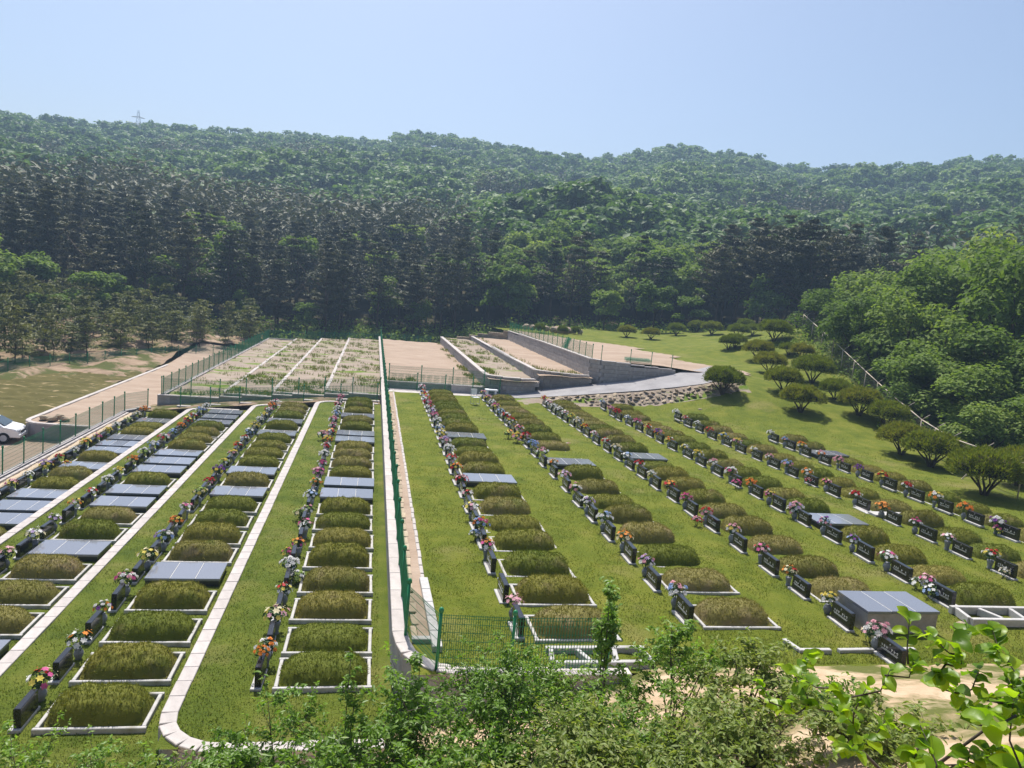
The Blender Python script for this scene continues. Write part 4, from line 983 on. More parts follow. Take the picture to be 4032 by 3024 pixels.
# pines and leafy trees along the forest edge, one by one
fx, fy, fr, fa = scatter(-27, 38, 114, 152, 4.5, seed=3)
front_az = np.interp(fa, [-27, -20, -14, 0, 8, 20, 26, 30, 38], [118, 114, 110, 112, 112, 118, 120, 108, 112])
keep = (fr > front_az) & ~((fa > 27) & (fr > 140))
fx, fy, fr, fa = fx[keep], fy[keep], fr[keep], fa[keep]
fz = terrain(fx, fy)
order = np.argsort(fr)
npine = 0
frnd = random.Random(9)
LATE = []
for i in order:
    dd = fr[i] - np.interp(fa[i], [-27, -20, -14, 0, 8, 20, 26, 30, 38], [118, 114, 110, 112, 112, 118, 120, 108, 112])
    rank = 'front rank' if dd < 6 else 'second rank' if dd < 13 else 'third rank' if dd < 21 else 'rear rank'
    place = 'at the far left' if fa[i] < -19 else 'above the young pines' if fa[i] < -11 else 'behind the left soil fields' if fa[i] < -5 else 'left of the middle fence end' if fa[i] < 0.5 else 'right of the middle fence end' if fa[i] < 6 else 'behind the sand fields' if fa[i] < 12 else 'behind the sandy yard' if fa[i] < 20 else 'behind the clipped shrubs'
    leafy_here = (frnd.random() < (0.10 if fa[i] < 6 else 0.40 if fa[i] < 26 else 0.12)) or not pine_zone(fr[i:i + 1], fa[i:i + 1], fx[i:i + 1], fy[i:i + 1])[0]
    side = 'left part' if fa[i] < -8 else 'middle' if fa[i] < 10 else 'right part'
    if leafy_here:
        h = frnd.uniform(7.5, 12.5); k = frnd.randrange(4)
        tree('leafy_tree', BCR[k], BTR[k], fx[i], fy[i], fz[i], h, 9, h / 9 * frnd.uniform(.85, 1.1), frnd.uniform(0, 6.28), 'green leafy tree among dark pines, %s of forest, %s' % (rank, place), 'leafy trees in the %s, %s' % (rank, place))
    elif npine < 290:
        npine += 1
        h = frnd.uniform(11, 15.5) * (1.12 if fa[i] > 26 else 1); k = frnd.randrange(6)
        tree('pine_tree', PCR[k], PTR[k], fx[i], fy[i], fz[i], h, 14, frnd.uniform(.8, 1.15), frnd.uniform(0, 6.28), '%s dark pine in the %s of the forest, %s' % ('tall' if h > 13.2 else 'shorter', rank, place), 'pines in the %s, %s' % (rank, place))
    else: LATE.append(i)
# big round-headed pines on the right
BPC = [cmesh('crown', pine_crown(70 + k, 17, 6.2, 13, 10, 8, 5, 0.85, 0.40, .36), m_pine) for k in range(2)]
BPT = [trunk_mesh(70 + k, 16, 0.27, m_pinebark, 5, .6) for k in range(2)]
for j, (az, r, h, w, lb) in enumerate(((31.5, 112, 16.5, 1.0, 'tallest broad-headed dark pine standing above the right forest edge'), (28.6, 117, 14.5, .85, 'broad dark pine left of the tallest pine on the right'), (34.5, 116, 13.2, .9, 'broad dark pine right of the tallest pine'), (37.5, 118, 11.5, .85, 'low broad brownish pine above the right woodland'), (25.6, 116, 13.5, .72, 'slender dark pine at left end of the right pine clump'), (30.2, 119, 15.5, .9, 'dark pine just behind left of the tallest broad pine'), (33.0, 120, 15, .9, 'dark pine just behind right of the tallest broad pine'), (27.0, 121, 13.5, .85, 'dark pine behind the left broad pines'))):
    x, y = r * math.sin(R_(az)), r * math.cos(R_(az))
    tree('pine_tree', BPC[j % 2], BPT[j % 2], x, y, float(terrain(x, y)) + .3, h, 17, w, j * 1.7, lb, 'broad pines on the right')
# small leafy trees in front of the forest
for j, (az, r, h, w, lb) in enumerate(((21.2, 108, 8.2, .9, 'pale green bushy tree standing in front of pines by shrubs'), (23.8, 112, 5.2, .75, 'low dark leafy tree beside the pale bushy tree'), (17.5, 110, 6.5, .8, 'leafy tree behind the fenced sandy yard'), (-24.5, 104, 9.5, 1.05, 'dark green leafy tree at the far left before the pines'), (-22.2, 110, 8.0, .9, 'dark leafy tree second from the left edge'),
        (-19.0, 103, 6.5, .8, 'light green tree among young pines on the left'), (-21.3, 98, 4.5, .7, 'bright green bush at the left above young pines'), (-17.2, 108, 6.0, .8, 'light green tree with layered branches on the left'), (3.4, 113, 6.5, .6, 'small sunlit tree at the foot of the middle pines'), (11.0, 114, 7.5, .7, 'sunlit leafy tree right of the middle pines'), (-4.8, 113, 5.6, .6, 'small leafy tree behind the far field fence'), (-9.3, 112, 6.0, .65, 'leafy tree behind the far fence corner'))):
    x, y = r * math.sin(R_(az)), r * math.cos(R_(az))
    z = float(max(HR(np.array([x]), np.array([y]))[0], terrain(x, y))) if az > 16 else float(max(terrain(x, y), HB(np.array([x]), np.array([y]))[0] + .4))
    tree('leafy_tree', BCR[j % 4], BTR[j % 4], x, y, z, h, 9, w, j * 1.3, lb, 'leafy trees before the forest')
# low undergrowth at the foot of the forest
def undergrowth():
    x, y, r, a = scatter(-27, 27, 107, 120, 1.6, seed=17); z = terrain(x, y); n = 26
    P = np.repeat(np.stack([x, y, z + .6], 1), n, 0) + rng.normal(0, 1, (len(x) * n, 3)) * [.8, .8, .55]
    V, F = cards(P, np.tile([0, -.2, .8], (len(P), 1)), rng.uniform(.3, .7, len(P)), .6, .8)
    return fast_mesh('undergrowth', V, F, m_broad)
tag(ob('undergrowth', undergrowth()), 'dark leafy undergrowth along the foot of the forest', 'undergrowth', kind='stuff')

# the far woods, too many to count
def far_forest(name, label, X, Y, Z, variants, hs, ws, mat, tint):
    Vs, Fs, As = [], [], []; off = 0
    for i in range(len(X)):
        V, F = variants[i % len(variants)]
        a = rng.uniform(0, 6.28); c, s = math.cos(a), math.sin(a)
        W = np.empty_like(V)
        W[:, 0] = (V[:, 0] * c - V[:, 1] * s) * ws[i] + X[i]; W[:, 1] = (V[:, 0] * s + V[:, 1] * c) * ws[i] + Y[i]; W[:, 2] = V[:, 2] * hs[i] + Z[i]
        Vs.append(W); Fs.append(F + off); off += len(V); As.append(np.full(len(V), tint[i]))
    tag(ob(name, fast_mesh(name, np.concatenate(Vs), np.concatenate(Fs), mat, np.concatenate(As))), label, 'forest', kind='stuff')
fbv = [broad_crown(100 + k, 1.0, 0.56, 150, 0.19, 6, 0.3) for k in range(6)]
fpv = [pine_crown(120 + k, 1.0, .21, 9, 4, 3, 1, 0.135, .25, .6) for k in range(5)]
gx, gy, gr, ga = scatter(-30, 52, 141, 236, 4.6, seed=23)
pz = pine_zone(gr, ga, gx, gy) & (rng.random(len(gx)) > 0.06)
late = np.array(LATE, int)
nearband = (gr > 150) | (ga > 27) | (ga < -26.5)
px_, py_ = np.concatenate([gx[pz & nearband], fx[late]]), np.concatenate([gy[pz & nearband], fy[late]])
hh = rng.uniform(9, 15, len(px_))
# pine crowns are modelled with unit height; cards scale with it
far_forest('pine_forest', 'dark pine wood rising behind the front pines', px_, py_, terrain(px_, py_) - 1, fpv, hh, hh * rng.uniform(.85, 1.15, len(px_)), m_pine_far, np.clip(rng.normal(.5, .28, len(px_)), 0, 1))
bx1, by1 = gx[~pz & nearband], gy[~pz & nearband]
kx, ky, kr, ka = scatter(-31, 53, 236, 486, 6.3, seed=29)
bx, by = np.concatenate([bx1[::1], kx]), np.concatenate([by1[::1], ky])
br = np.hypot(bx, by)
ispine = (sines(bx, by, 41, 7, 30, 120) > 1.05) & (br < 400)
hb = np.where(ispine, rng.uniform(8, 12, len(bx)), rng.uniform(7.0, 11.0, len(bx)))
tn = np.clip(rng.normal(.40, .32, len(bx)) + .20 * sines(bx, by, 43, 7, 40, 150), 0, 1)
q = ~ispine
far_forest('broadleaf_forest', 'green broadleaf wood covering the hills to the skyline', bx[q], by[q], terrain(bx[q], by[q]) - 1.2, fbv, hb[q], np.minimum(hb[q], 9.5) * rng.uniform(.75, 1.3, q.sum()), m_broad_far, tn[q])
q = ispine
far_forest('pine_forest', 'scattered dark pine stands high on the wooded hills', bx[q], by[q], terrain(bx[q], by[q]) - 1, fpv, hb[q], hb[q] * 1.15, m_pine_far, tn[q])

# young pines on the left bank
YPC = [cmesh('crown', pine_crown(150 + k, 4.2, 1.5, 7, 6, 4, 4, 0.42, .22, .5), m_youngpine) for k in range(4)]
YPT = [trunk_mesh(150 + k, 4, 0.06, m_pinebark, 2) for k in range(4)]
yp = [(-33.5, 60), (-34.5, 64), (-32.6, 66.5), (-33, 71), (-35.5, 69), (-31.6, 74), (-33.8, 76), (-29.8, 77.5), (-31.4, 80), (-28, 81), (-29.4, 84), (-26, 84.5), (-27.4, 87.5), (-24, 87.5), (-25.2, 91), (-22.3, 90.5), (-23, 94.5), (-20.2, 94), (-37, 75), (-35.5, 81), (-33.4, 85), (-37.5, 85), (-31, 88.5), (-35, 90), (-29, 92), (-32.5, 94.5), (-26.6, 95.5), (-24.2, 98), (-29.5, 98.5), (-20.8, 98.5), (-38.5, 68), (-40, 80), (-38, 92), (-17.8, 96.5), (-18.2, 101), (-15.2, 98), (-36.5, 62), (-39.5, 73)]
for gx_ in np.arange(-47, -15, 2.5):
    for gy_ in np.arange(56, 108, 2.5):
        x, y = gx_ + frnd.uniform(-1, 1), gy_ + frnd.uniform(-1, 1)
        if x < -31.2 + max(0, (y - 72) * .55) and y > 62 and math.degrees(math.atan2(-x, y)) < 27.5 and all((x - a) ** 2 + (y - b) ** 2 > 3.2 for a, b in yp): yp.append((x, y))
for j, (x, y) in enumerate(yp):
    h = frnd.uniform(3.0, 5.4); z = float(HB(np.array([x]), np.array([y]))[0]) + .5
    tree('young_pine', YPC[j % 4], YPT[j % 4], x, y, z, h, 4.2, frnd.uniform(.85, 1.2), j * 1.1, 'small young pine with layered branches on the sandy left bank' if y < 85 else 'small young pine on the upper left bank, %s of the planting' % ('left side' if x < -36 else 'middle' if x < -27 else 'right side'), 'young pines on the lower left bank' if y < 85 else 'young pines on the upper left bank, ' + ('left side' if x < -36 else 'middle' if x < -27 else 'right side'))

# woodland on the right behind the rusty fence
RCR = [cmesh('crown', broad_crown(200 + k, 9, 3.6, 5200, 0.36, 22, .1), m_broad) for k in range(4)]
RTR = [trunk_mesh(200 + k, 8, 0.16, m_bark, 7) for k in range(4)]
rt = [(45.5, 47, 15.8, 4.6), (51.5, 51, 17.2, 5), (41.8, 52.5, 12.6, 3.6), (46, 57.5, 14.6, 4.2), (41.0, 57.5, 11.6, 3.0), (37.6, 46.5, 7.6, 3.2), (41.3, 48, 10.4, 3.6), (38.2, 41.0, 6.8, 3.1), (42.5, 42.5, 9.6, 3.8), (36.2, 37.2, 4.6, 2.4),
      (39.8, 36.5, 6.4, 3.2), (34.4, 31.8, 3.3, 2.1), (37.5, 31.5, 4.7, 2.8), (43, 36, 8.4, 3.8), (33.2, 26.6, 2.6, 1.9), (36, 27, 4.0, 2.5), (47.5, 42, 12, 4.2), (50, 60, 15.2, 4.6), (46.5, 64, 13.2, 3.8), (44.2, 68, 11.9, 2.8), (43.0, 61.5, 10.8, 2.8), (55, 58, 17.5, 5), (40.4, 53.6, 9.2, 2.6), (57, 68, 17, 5), (50, 70, 14.5, 4.5), (40, 30, 5.8, 3)]
for j, (x, y, zt, rad) in enumerate(rt):
    z0 = float(terrain(x, y)); h = max(3.0, zt - z0)
    tier = lambda q: 'upper' if q[2] > 12 else 'middle' if q[2] > 6 else 'lower'
    sp_ = tier((x, y, zt))
    rk = 1 + sum(1 for q in rt if tier(q) == sp_ and math.atan2(q[0], q[1]) < math.atan2(x, y))
    tree('leafy_tree', RCR[j % 4], RTR[j % 4], x, y, z0, h, 9, rad / 3.6, j * 2.1, 'dense leafy tree in the %s tier of the right woodland, %s from left' % (sp_, ORD[rk]), 'leafy trees of the right woodland')
def scrub():
    pts = [(43.0 + .6, 68), (41.0, 63), (39.0, 57), (38.4, 52.5), (36.3, 46.5), (34.6, 42), (41.8, 70), (40.6, 66), (39.6, 61)]
    P = np.concatenate([np.array([x, y, 0]) + rng.normal(0, 1, (170, 3)) * [.9, 1.1, .0] for x, y in pts])
    P[:, 2] = HR(P[:, 0], P[:, 1]) + np.abs(rng.normal(0, .55, len(P)))
    V, F = cards(P, np.tile([0, -.3, .8], (len(P), 1)), rng.uniform(.18, .36, len(P)), .55, .8)
    return fast_mesh('scrub', V, F, m_broad)
tag(ob('scrub', scrub()), 'weedy green scrub along the rusty fence', 'scrub', kind='stuff')

# clipped shrubs on the right bank
def shrub_mesh(seed, mat):
    r = np.random.default_rng(seed); n = 5200
    D = r.normal(0, 1, (n, 3)); D /= np.linalg.norm(D, axis=1, keepdims=True)
    D[:, 2] = np.where(D[:, 2] < -.25, -D[:, 2], D[:, 2])
    bump = 1 + .13 * np.sin(D[:, 0] * 7 + seed) * np.cos(D[:, 1] * 6 + seed) + .05 * np.sin(D[:, 0] * 15) * np.sin(D[:, 1] * 13 + 1)
    P = D * bump[:, None] * r.uniform(.86, 1.02, n)[:, None] * [1.15, 1.12, .66] + [0, 0, .82]
    U = D * .55 + [0, 0, .5] + r.normal(0, .45, (n, 3)); U /= np.linalg.norm(U, axis=1, keepdims=True)
    V, F = blades(P, U, r.uniform(.08, .19, n), .045, r)
    return fast_mesh('crown', V, F, mat)
SCR = [shrub_mesh(k, m_shrub) for k in range(4)]
def core_mesh():  # solid dark core added inside each shrub crown to block light
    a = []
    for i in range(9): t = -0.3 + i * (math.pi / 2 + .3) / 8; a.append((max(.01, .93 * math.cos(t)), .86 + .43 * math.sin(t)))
    return MB().lathe(a, 14).mesh('light_block_core', m_core, True)
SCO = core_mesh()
def stem_mesh(k):
    r = random.Random(k); a = k * 2 * math.pi / 6 + .3; R = r.uniform(.5, .75)
    return MB().tube([(0.04 * math.cos(a), .04 * math.sin(a), -.1), (.16 * math.cos(a), .16 * math.sin(a), .22), (R * .6 * math.cos(a + .2), R * .6 * math.sin(a + .2), .48), (R * math.cos(a), R * math.sin(a), .78)], [.05, .042, .032, .02], 6).mesh('stem', m_bark, True)
STM = [stem_mesh(k) for k in range(6)]
shr = [(25.0, 49.6, 2.55, 'g', 'lone clipped round shrub by the top of the rubble bank'), (31.4, 89.8, 2.12, 'g', 'clipped shrub farthest left along the forest foot'), (33.7, 87.3, 1.97, 'd', 'dark clipped shrub second along the forest foot'), (39.3, 92.9, 2.11, 'b', 'brownish clipped shrub in the far shrub row'),
       (44.3, 97.7, 2.23, 'g', 'green clipped shrub fourth in the far shrub row'), (43.2, 90.6, 2.49, 'g', 'spreading clipped shrub fifth in the far shrub row'), (46.2, 85.6, 1.91, 'g', 'small clipped shrub beside the big brown topped shrub'), (39.3, 68.4, 3.0, 'b', 'largest brown topped clipped shrub below the dark pines'),
       (35.3, 63.8, 2.48, 'g', 'clipped shrub left of the small brown shrub, upper bank'), (38.1, 63.4, 1.63, 'b', 'small brown topped shrub with bare stem near fence'), (32.7, 57.1, 2.35, 'g', 'round clipped shrub above middle of the bank'), (29.8, 49.7, 2.37, 'g', 'clipped shrub second nearest the lone rubble bank shrub'),
       (34.8, 54.0, 2.92, 'g', 'large green clipped shrub with many open stems'), (33.4, 48.7, 2.05, 'b', 'brown topped clipped shrub below the large open stemmed one'), (28.9, 45.7, 2.6, 'g', 'round green shrub casting a full oval shadow on lawn'), (32.7, 44.8, 2.47, 'g', 'green clipped shrub close to the fence lower rail'),
       (33.2, 42.6, 2.30, 'g', 'flat green shrub half hidden behind the pipe rail'), (38.1, 61.2, 1.91, 'b', 'low brown shrub against the fence scrub'), (43.9, 84.7, 2.40, 'g', 'clipped shrub in the second far row'), (35.9, 69.7, 1.98, 'g', 'small clipped shrub left of the largest brown shrub'), (35.0, 69.3, 1.82, 'g', 'leftmost shrub of the upper bank group'),
       (49.3, 93.5, 2.08, 'g', 'clipped shrub rightmost in the far row'), (30.3, 37.3, 2.5, 'g', 'dark based round shrub above the sixth grave row'), (30.1, 34.7, 2.75, 'b', 'wide olive clipped shrub above the sixth grave row'), (27.9, 28.7, 2.85, 'g', 'nearest big clipped shrub with a forked trunk'), (32.0, 31.0, 2.5, 'g', 'clipped shrub at the right edge beside the fence')]
for j, (x, y, w, c, lb) in enumerate(shr):
    t = thing('clipped_shrub', lb, 'shrub', (x, y, float(HR(np.array([x]), np.array([y]))[0]) - .02), j * 1.9, 'clipped shrubs on the right bank')
    s = w / 2.08; t.scale = (s, s, s * frnd.uniform(.95, 1.1))
    ob('crown', SCR[j % 4], t); ob('light_block_core', SCO, t)
    for k in range(6): ob('stem', STM[k], t)

# ------------------------------------------------------------------ foreground bushes
LEAFM = {}
def leaf_mesh(L, W, mat, key):
    n = 6; V, F = [], []; q_ = random.Random(int(L * 1e4)); b1, b2 = q_.uniform(-.3, .3), q_.uniform(.1, .5)
    for i in range(n + 1):
        u = i / n; w = W * .5 * math.sin(math.pi * min(1, u * .93 + .05)) ** .75
        z = -0.9 * b2 * L * (u - .3) ** 2; y_ = b1 * L * .3 * u * u; e_ = .35 + .25 * math.sin(u * 7 + b1 * 9)
        V += [(L * u, y_ - w, z + w * e_), (L * u, y_, z), (L * u, y_ + w, z + w * (.7 - e_))]
    for i in range(n):
        a = i * 3
        F += [(a, a + 3, a + 4, a + 1), (a + 1, a + 4, a + 5, a + 2)]
    return MB().add(V, F).mesh('leaf', mat, True)
LF_A = leaf_mesh(.085, .035, m_leafA, 'a'); LF_B = leaf_mesh(.08, .03, m_leafB, 'b'); LF_C = [leaf_mesh(.072, .052, m_leafC, 'c'), leaf_mesh(.066, .044, m_leafC, 'c'), leaf_mesh(.078, .050, m_leafC, 'c')]
def bush(name, label, x, y, top, rad, seed, mat, lm, nleaf=1500, nobj=70, stems=7, narrow=False, leaf=.085, bare=0.25, group='bushes on the near slope'):
    nleaf = int(nleaf * 2.2); stems = int(stems * 1.4)
    r = np.random.default_rng(seed)
    z0 = float(slope(np.array([x]), np.array([y]))[0]) - 0.05
    h = top - z0
    t = thing(name, label, 'bush', (x, y, z0), 0, group)
    tw = []
    for k in range(stems):
        a = r.uniform(0, 6.28); e = rad * math.sqrt(r.uniform(.02, 1)); hh = h * (1 - .45 * (e / rad) ** 2) * r.uniform(.82, 1.0)
        if k == 0: e *= .25; hh = h
        p = [np.array([.05 * math.cos(a), .05 * math.sin(a), 0.]), np.array([e * .35 * math.cos(a), e * .35 * math.sin(a), hh * .45]), np.array([e * .75 * math.cos(a + .2), e * .75 * math.sin(a + .2), hh * .78]), np.array([e * math.cos(a), e * math.sin(a), hh])]
        ob('stem', MB().tube([tuple(q) for q in p], [.016, .012, .008, .003], 5).mesh('stem', m_twig, True), t)
        for j in range(9):
            u = r.uniform(bare, 1) ** .8
            i = min(2, int(u * 3)); f = u * 3 - i; b = p[i] * (1 - f) + p[i + 1] * f
            a2 = r.uniform(0, 6.28); L = (.16 if narrow else .42) * rad * r.uniform(.5, 1.2) + .08
            d = np.array([math.cos(a2), math.sin(a2), r.uniform(.2, .9)]); d /= np.linalg.norm(d)
            tw.append((b, b + d * L))
    mb = MB()
    for a, b in tw: mb.tube([tuple(a), tuple(b)], [.005, .002], 3, cap=False)
    tag(ob('twigs', mb.mesh('twigs', m_twig), t), kind='stuff')
    A = np.array([q[0] for q in tw]); B = np.array([q[1] for q in tw])
    k = r.integers(0, len(tw), nleaf); u = r.uniform(.15, 1.08, nleaf)[:, None]
    P = A[k] * (1 - u) + B[k] * u + r.normal(0, .035, (nleaf, 3))
    D = (B - A)[k]; D = D / np.linalg.norm(D, axis=1, keepdims=True) * .4 + [0, 0, .7]
    V, F = cards(P, D, r.uniform(.6, 1.3, nleaf) * leaf, .42, .5, .12, r, .3)
    tag(ob('foliage', fast_mesh('foliage', V, F, mat), t), kind='stuff')
    # single leaves on the outside, facing the light
    o = np.argsort(-(P[:, 2] / h - P[:, 1] * .25 / rad + r.uniform(0, .5, nleaf)))[:nobj]
    for q in o:
        a3 = r.uniform(0, 6.28)
        s = r.uniform(.8, 1.35) * leaf / .085
        ob('leaf', lm, t, tuple(P[q] + [0, 0, .02]), (r.uniform(-.5, .5), r.uniform(-.4, .5), a3), (s, s, s))
    return t
bush('leafy_bush', 'green leafy bush in front of the first left grave row', -0.85, 9.9, 2.7, 0.95, 1, m_leafA, LF_A, 1900, 80, 9)
bush('leafy_bush', 'broad dark green bush at bottom centre before the wall end', 0.75, 9.2, 3.3, 1.25, 2, m_leafA, LF_A, 2900, 130, 13)
bush('leafy_bush', 'upright leafy shoots rising above the bottom centre bush', -0.05, 9.5, 3.5, 0.35, 3, m_leafA, LF_A, 420, 40, 4, True)
bush('leafy_bush', 'second upright leafy shoot beside the wall corner', 0.85, 9.4, 3.55, 0.3, 4, m_leafA, LF_A, 380, 40, 3, True)
bush('leafy_bush', 'bright green feathery bush right of the wall corner fence', 2.1, 9.3, 3.8, 0.85, 5, m_leafA, LF_A, 2400, 110, 11, leaf=.07)
bush('leafy_bush', 'large green bush below the white kerb frame', 3.2, 9.0, 3.3, 1.2, 6, m_leafA, LF_A, 2600, 120, 12, leaf=.075)
bush('sapling', 'slender sapling with narrow leafy top before the near lawn', 3.55, 9.6, 4.5, 0.36, 7, m_leafA, LF_A, 520, 60, 3, True, bare=.45)
bush('leafy_bush', 'dark open bush with a bare thin trunk over sand', 4.5, 9.2, 4.05, 0.85, 8, m_leafA, LF_A, 1300, 80, 7, bare=.5)
bush('leafy_bush', 'leggy dull green bush beside the big leaved shrub', 5.35, 8.8, 3.95, 0.75, 9, m_leafB, LF_B, 1200, 70, 7, bare=.35)
bush('leafy_bush', 'yellowish low bush at the bottom right of centre', 4.3, 7.1, 3.85, 1.1, 10, m_leafB, LF_B, 2000, 90, 10, bare=.1)
bush('leafy_bush', 'dull green bush at the very bottom centre', 2.6, 7.4, 3.5, 1.15, 11, m_leafB, LF_B, 2200, 90, 11, bare=.1)
bush('leafy_bush', 'leafy green bush at bottom left of centre', 0.9, 7.7, 2.95, 1.1, 12, m_leafA, LF_A, 2100, 90, 11, bare=.1)
bush('leafy_bush', 'low mixed green bush in the bottom right foreground', 5.6, 6.6, 4.15, 1.0, 13, m_leafB, LF_B, 1700, 80, 9, bare=.1)
bush('leafy_bush', 'small bush at the bottom edge below the stone kerb curve', -0.9, 8.6, 2.45, 0.8, 14, m_leafA, LF_A, 1300, 60, 8, bare=.1)
bush('low_weed_plant', 'low leafy weeds at the bottom left corner', -4.4, 10.6, 1.75, 0.8, 15, m_leafA, LF_A, 1000, 50, 8, bare=.05)
bush('low_weed_plant', 'low weeds below the nearest left grave mound', -3.3, 10.3, 1.75, 0.8, 16, m_leafA, LF_A, 1000, 50, 8, bare=.05)
bush('low_weed_plant', 'low weeds left of the stone kerb corner', -2.2, 10.0, 1.72, 0.75, 17, m_leafA, LF_A, 900, 50, 8, bare=.05)
bush('low_weed_plant', 'tuft of dull weeds at the extreme bottom left', -3.9, 9.6, 1.85, 0.8, 18, m_leafB, LF_B, 1000, 40, 8, bare=.05)
bush('low_weed_plant', 'dull weeds at bottom left between kerb and bushes', -2.0, 9.2, 2.0, 0.75, 19, m_leafB, LF_B, 900, 40, 8, bare=.05)
for k, (x, y, top, rad, mt, lm, lb) in enumerate(((1.7, 8.0, 3.15, 1.0, m_leafA, LF_A, 'fresh green bush at bottom centre right of the dry bush'), (3.4, 8.1, 3.35, 1.0, m_leafA, LF_A, 'fresh green bush low in front of the sapling'), (0.0, 8.4, 2.7, .9, m_leafA, LF_A, 'fresh green bush low at bottom left of centre'), (1.5, 6.6, 3.3, 1.0, m_leafB, LF_B, 'pale mixed bush at the bottom edge below centre'), (3.3, 6.2, 3.95, .9, m_leafB, LF_B, 'yellow green bush at the bottom edge right of centre'), (-1.5, 9.3, 2.2, .8, m_leafA, LF_A, 'low green bush by the stone kerb front'), (6.6, 8.6, 3.2, .9, m_leafA, LF_A, 'low green bush on sand behind the large leaves'))):
    bush('leafy_bush', lb, x, y, top, rad, 40 + k, mt, lm, 1500, 70, 9, bare=.08)
# large-leaved shrub close to the camera
TIP = [(2.38, 3.60, 6.57), (2.51, 3.60, 6.46), (2.59, 3.60, 6.57), (2.31, 3.60, 6.41), (2.67, 3.60, 6.37), (2.42, 3.60, 6.27), (2.56, 3.60, 6.29), (2.86, 3.20, 6.98), (2.82, 3.20, 6.81), (2.69, 2.90, 6.92), (2.80, 2.90, 7.01), (2.91, 2.90, 7.07), (3.03, 2.90, 7.01), (3.14, 2.90, 6.94), (2.97, 2.90, 6.89), (3.14, 2.90, 6.82), (3.24, 2.90, 6.67), (2.89, 2.90, 6.78), (2.77, 2.90, 6.85), (2.66, 3.20, 6.61), (2.74, 3.20, 6.73), (2.65, 3.20, 6.38), (2.52, 3.20, 6.34), (2.74, 3.20, 6.29), (2.61, 3.20, 6.23), (2.83, 3.20, 6.41), (3.10, 2.90, 6.63), (3.23, 2.90, 6.53), (3.00, 2.90, 6.48), (3.20, 2.90, 6.40), (3.29, 2.90, 6.43), (2.69, 2.90, 7.06), (3.03, 2.90, 6.73), (3.14, 2.90, 7.03), (2.50, 3.20, 6.61), (2.99, 3.20, 6.23)]
zb = float(slope(np.array([3.1]), np.array([3.25]))[0]) - .05
t = thing('leafy_bush', 'large bright green round leaved shrub close by at the bottom right', 'bush', (3.1, 3.25, zb))
base = Vector((3.1, 3.25, zb))
knots = [Vector((2.98, 3.28, 6.02)), Vector((2.75, 3.4, 6.2)), Vector((3.08, 3.05, 6.3)), Vector((2.9, 3.1, 6.45)), Vector((3.15, 2.98, 6.55))]
r = random.Random(77)
for k in range(26): TIP.append((r.uniform(2.75, 3.35), r.uniform(2.7, 3.0), r.uniform(6.3, 6.95)))
for i, kn in enumerate(knots):
    a = Vector((0, 0, 0)); b = knots[0] - base; c = kn - base
    if i == 0: ob('branch', MB().tube([a, b * .5 + Vector((.03, 0, 0)), b], [.022, .019, .014], 6).mesh('branch', m_twig, True), t)
    else: ob('branch', MB().tube([b, (b + c) / 2 + Vector((.02, .02, -.03)), c], [.013, .010, .007], 6).mesh('branch', m_twig, True), t)
nodes = [kn - base for kn in knots]
for k in range(16): TIP.append((r.uniform(2.35, 2.75), r.uniform(2.1, 2.5), r.uniform(6.55, 7.1)))
for tp in sorted(TIP, key=lambda q: (Vector(q) - knots[0]).length):
    tv = Vector(tp) + Vector((0, r.uniform(-.15, .15), 0)) - base
    kn = min(nodes, key=lambda q: (q - tv).length + .25 * max(0, q.z - tv.z))
    mid = (kn + tv) / 2 + Vector((r.uniform(-.04, .04), r.uniform(-.04, .04), -.03))
    nodes += [mid, kn + (tv - kn) * .8]
    ob('branch', MB().tube([kn, mid, tv], [.0055, .004, .002], 5).mesh('branch', m_twig, True), t)
    d = (tv - mid).normalized()
    for k in range(8):
        u = 0.1 + .95 * (k / 7)
        p = mid + (tv - mid) * u
        az = math.atan2(d.y, d.x) + (1 if k % 2 else -1) * r.uniform(.4, 1.5) + r.uniform(-.5, .5)
        s_ = r.uniform(.85, 1.5)
        ob('leaf', LF_C[k % 3], t, p + Vector((0, 0, .004)), (r.uniform(-.8, .8), r.uniform(-.7, .4), az), (s_, s_, s_))

# ------------------------------------------------------------------ rubble bank under the road
def rb(X, Y):
    f = np.clip((Y - 49.5) / 1.55, 0, 1)
    rz_ = np.interp(X, [p[0] for p in RN], [p[2] for p in RN])
    return HR(X, np.full_like(Y, 49.4)) * (1 - f) + (rz_ - .03) * f
tag(ob('rubble_bank_earth', grid_mesh('rubble_bank_earth', np.arange(10.0, 27.6, .4), np.arange(49.4, 51.3, .2), rb, m_field)), kind='structure')
t = thing('rubble_bank', 'bank of rough tan stones below the climbing concrete road', 'stone bank')
def rock(seed, mat=m_stone):
    rr = np.random.default_rng(seed)
    V, F = [], []
    n = 8
    for i, (rad, z) in enumerate(((.75, -.5), (1, 0), (.8, .42), (.3, .6))):
        for k in range(n):
            a = 2 * math.pi * k / n + rr.uniform(-.15, .15); q = rad * rr.uniform(.78, 1.15)
            V.append((q * math.cos(a), q * math.sin(a), z + rr.uniform(-.1, .1)))
    for i in range(3):
        for k in range(n): F.append((i * n + k, i * n + (k + 1) % n, (i + 1) * n + (k + 1) % n, (i + 1) * n + k))
    F.append(tuple(range(3 * n, 4 * n)))
    return MB().add(V, F).mesh('stone', mat)
RK = [rock(k) for k in range(5)]
xs_ = 12.4
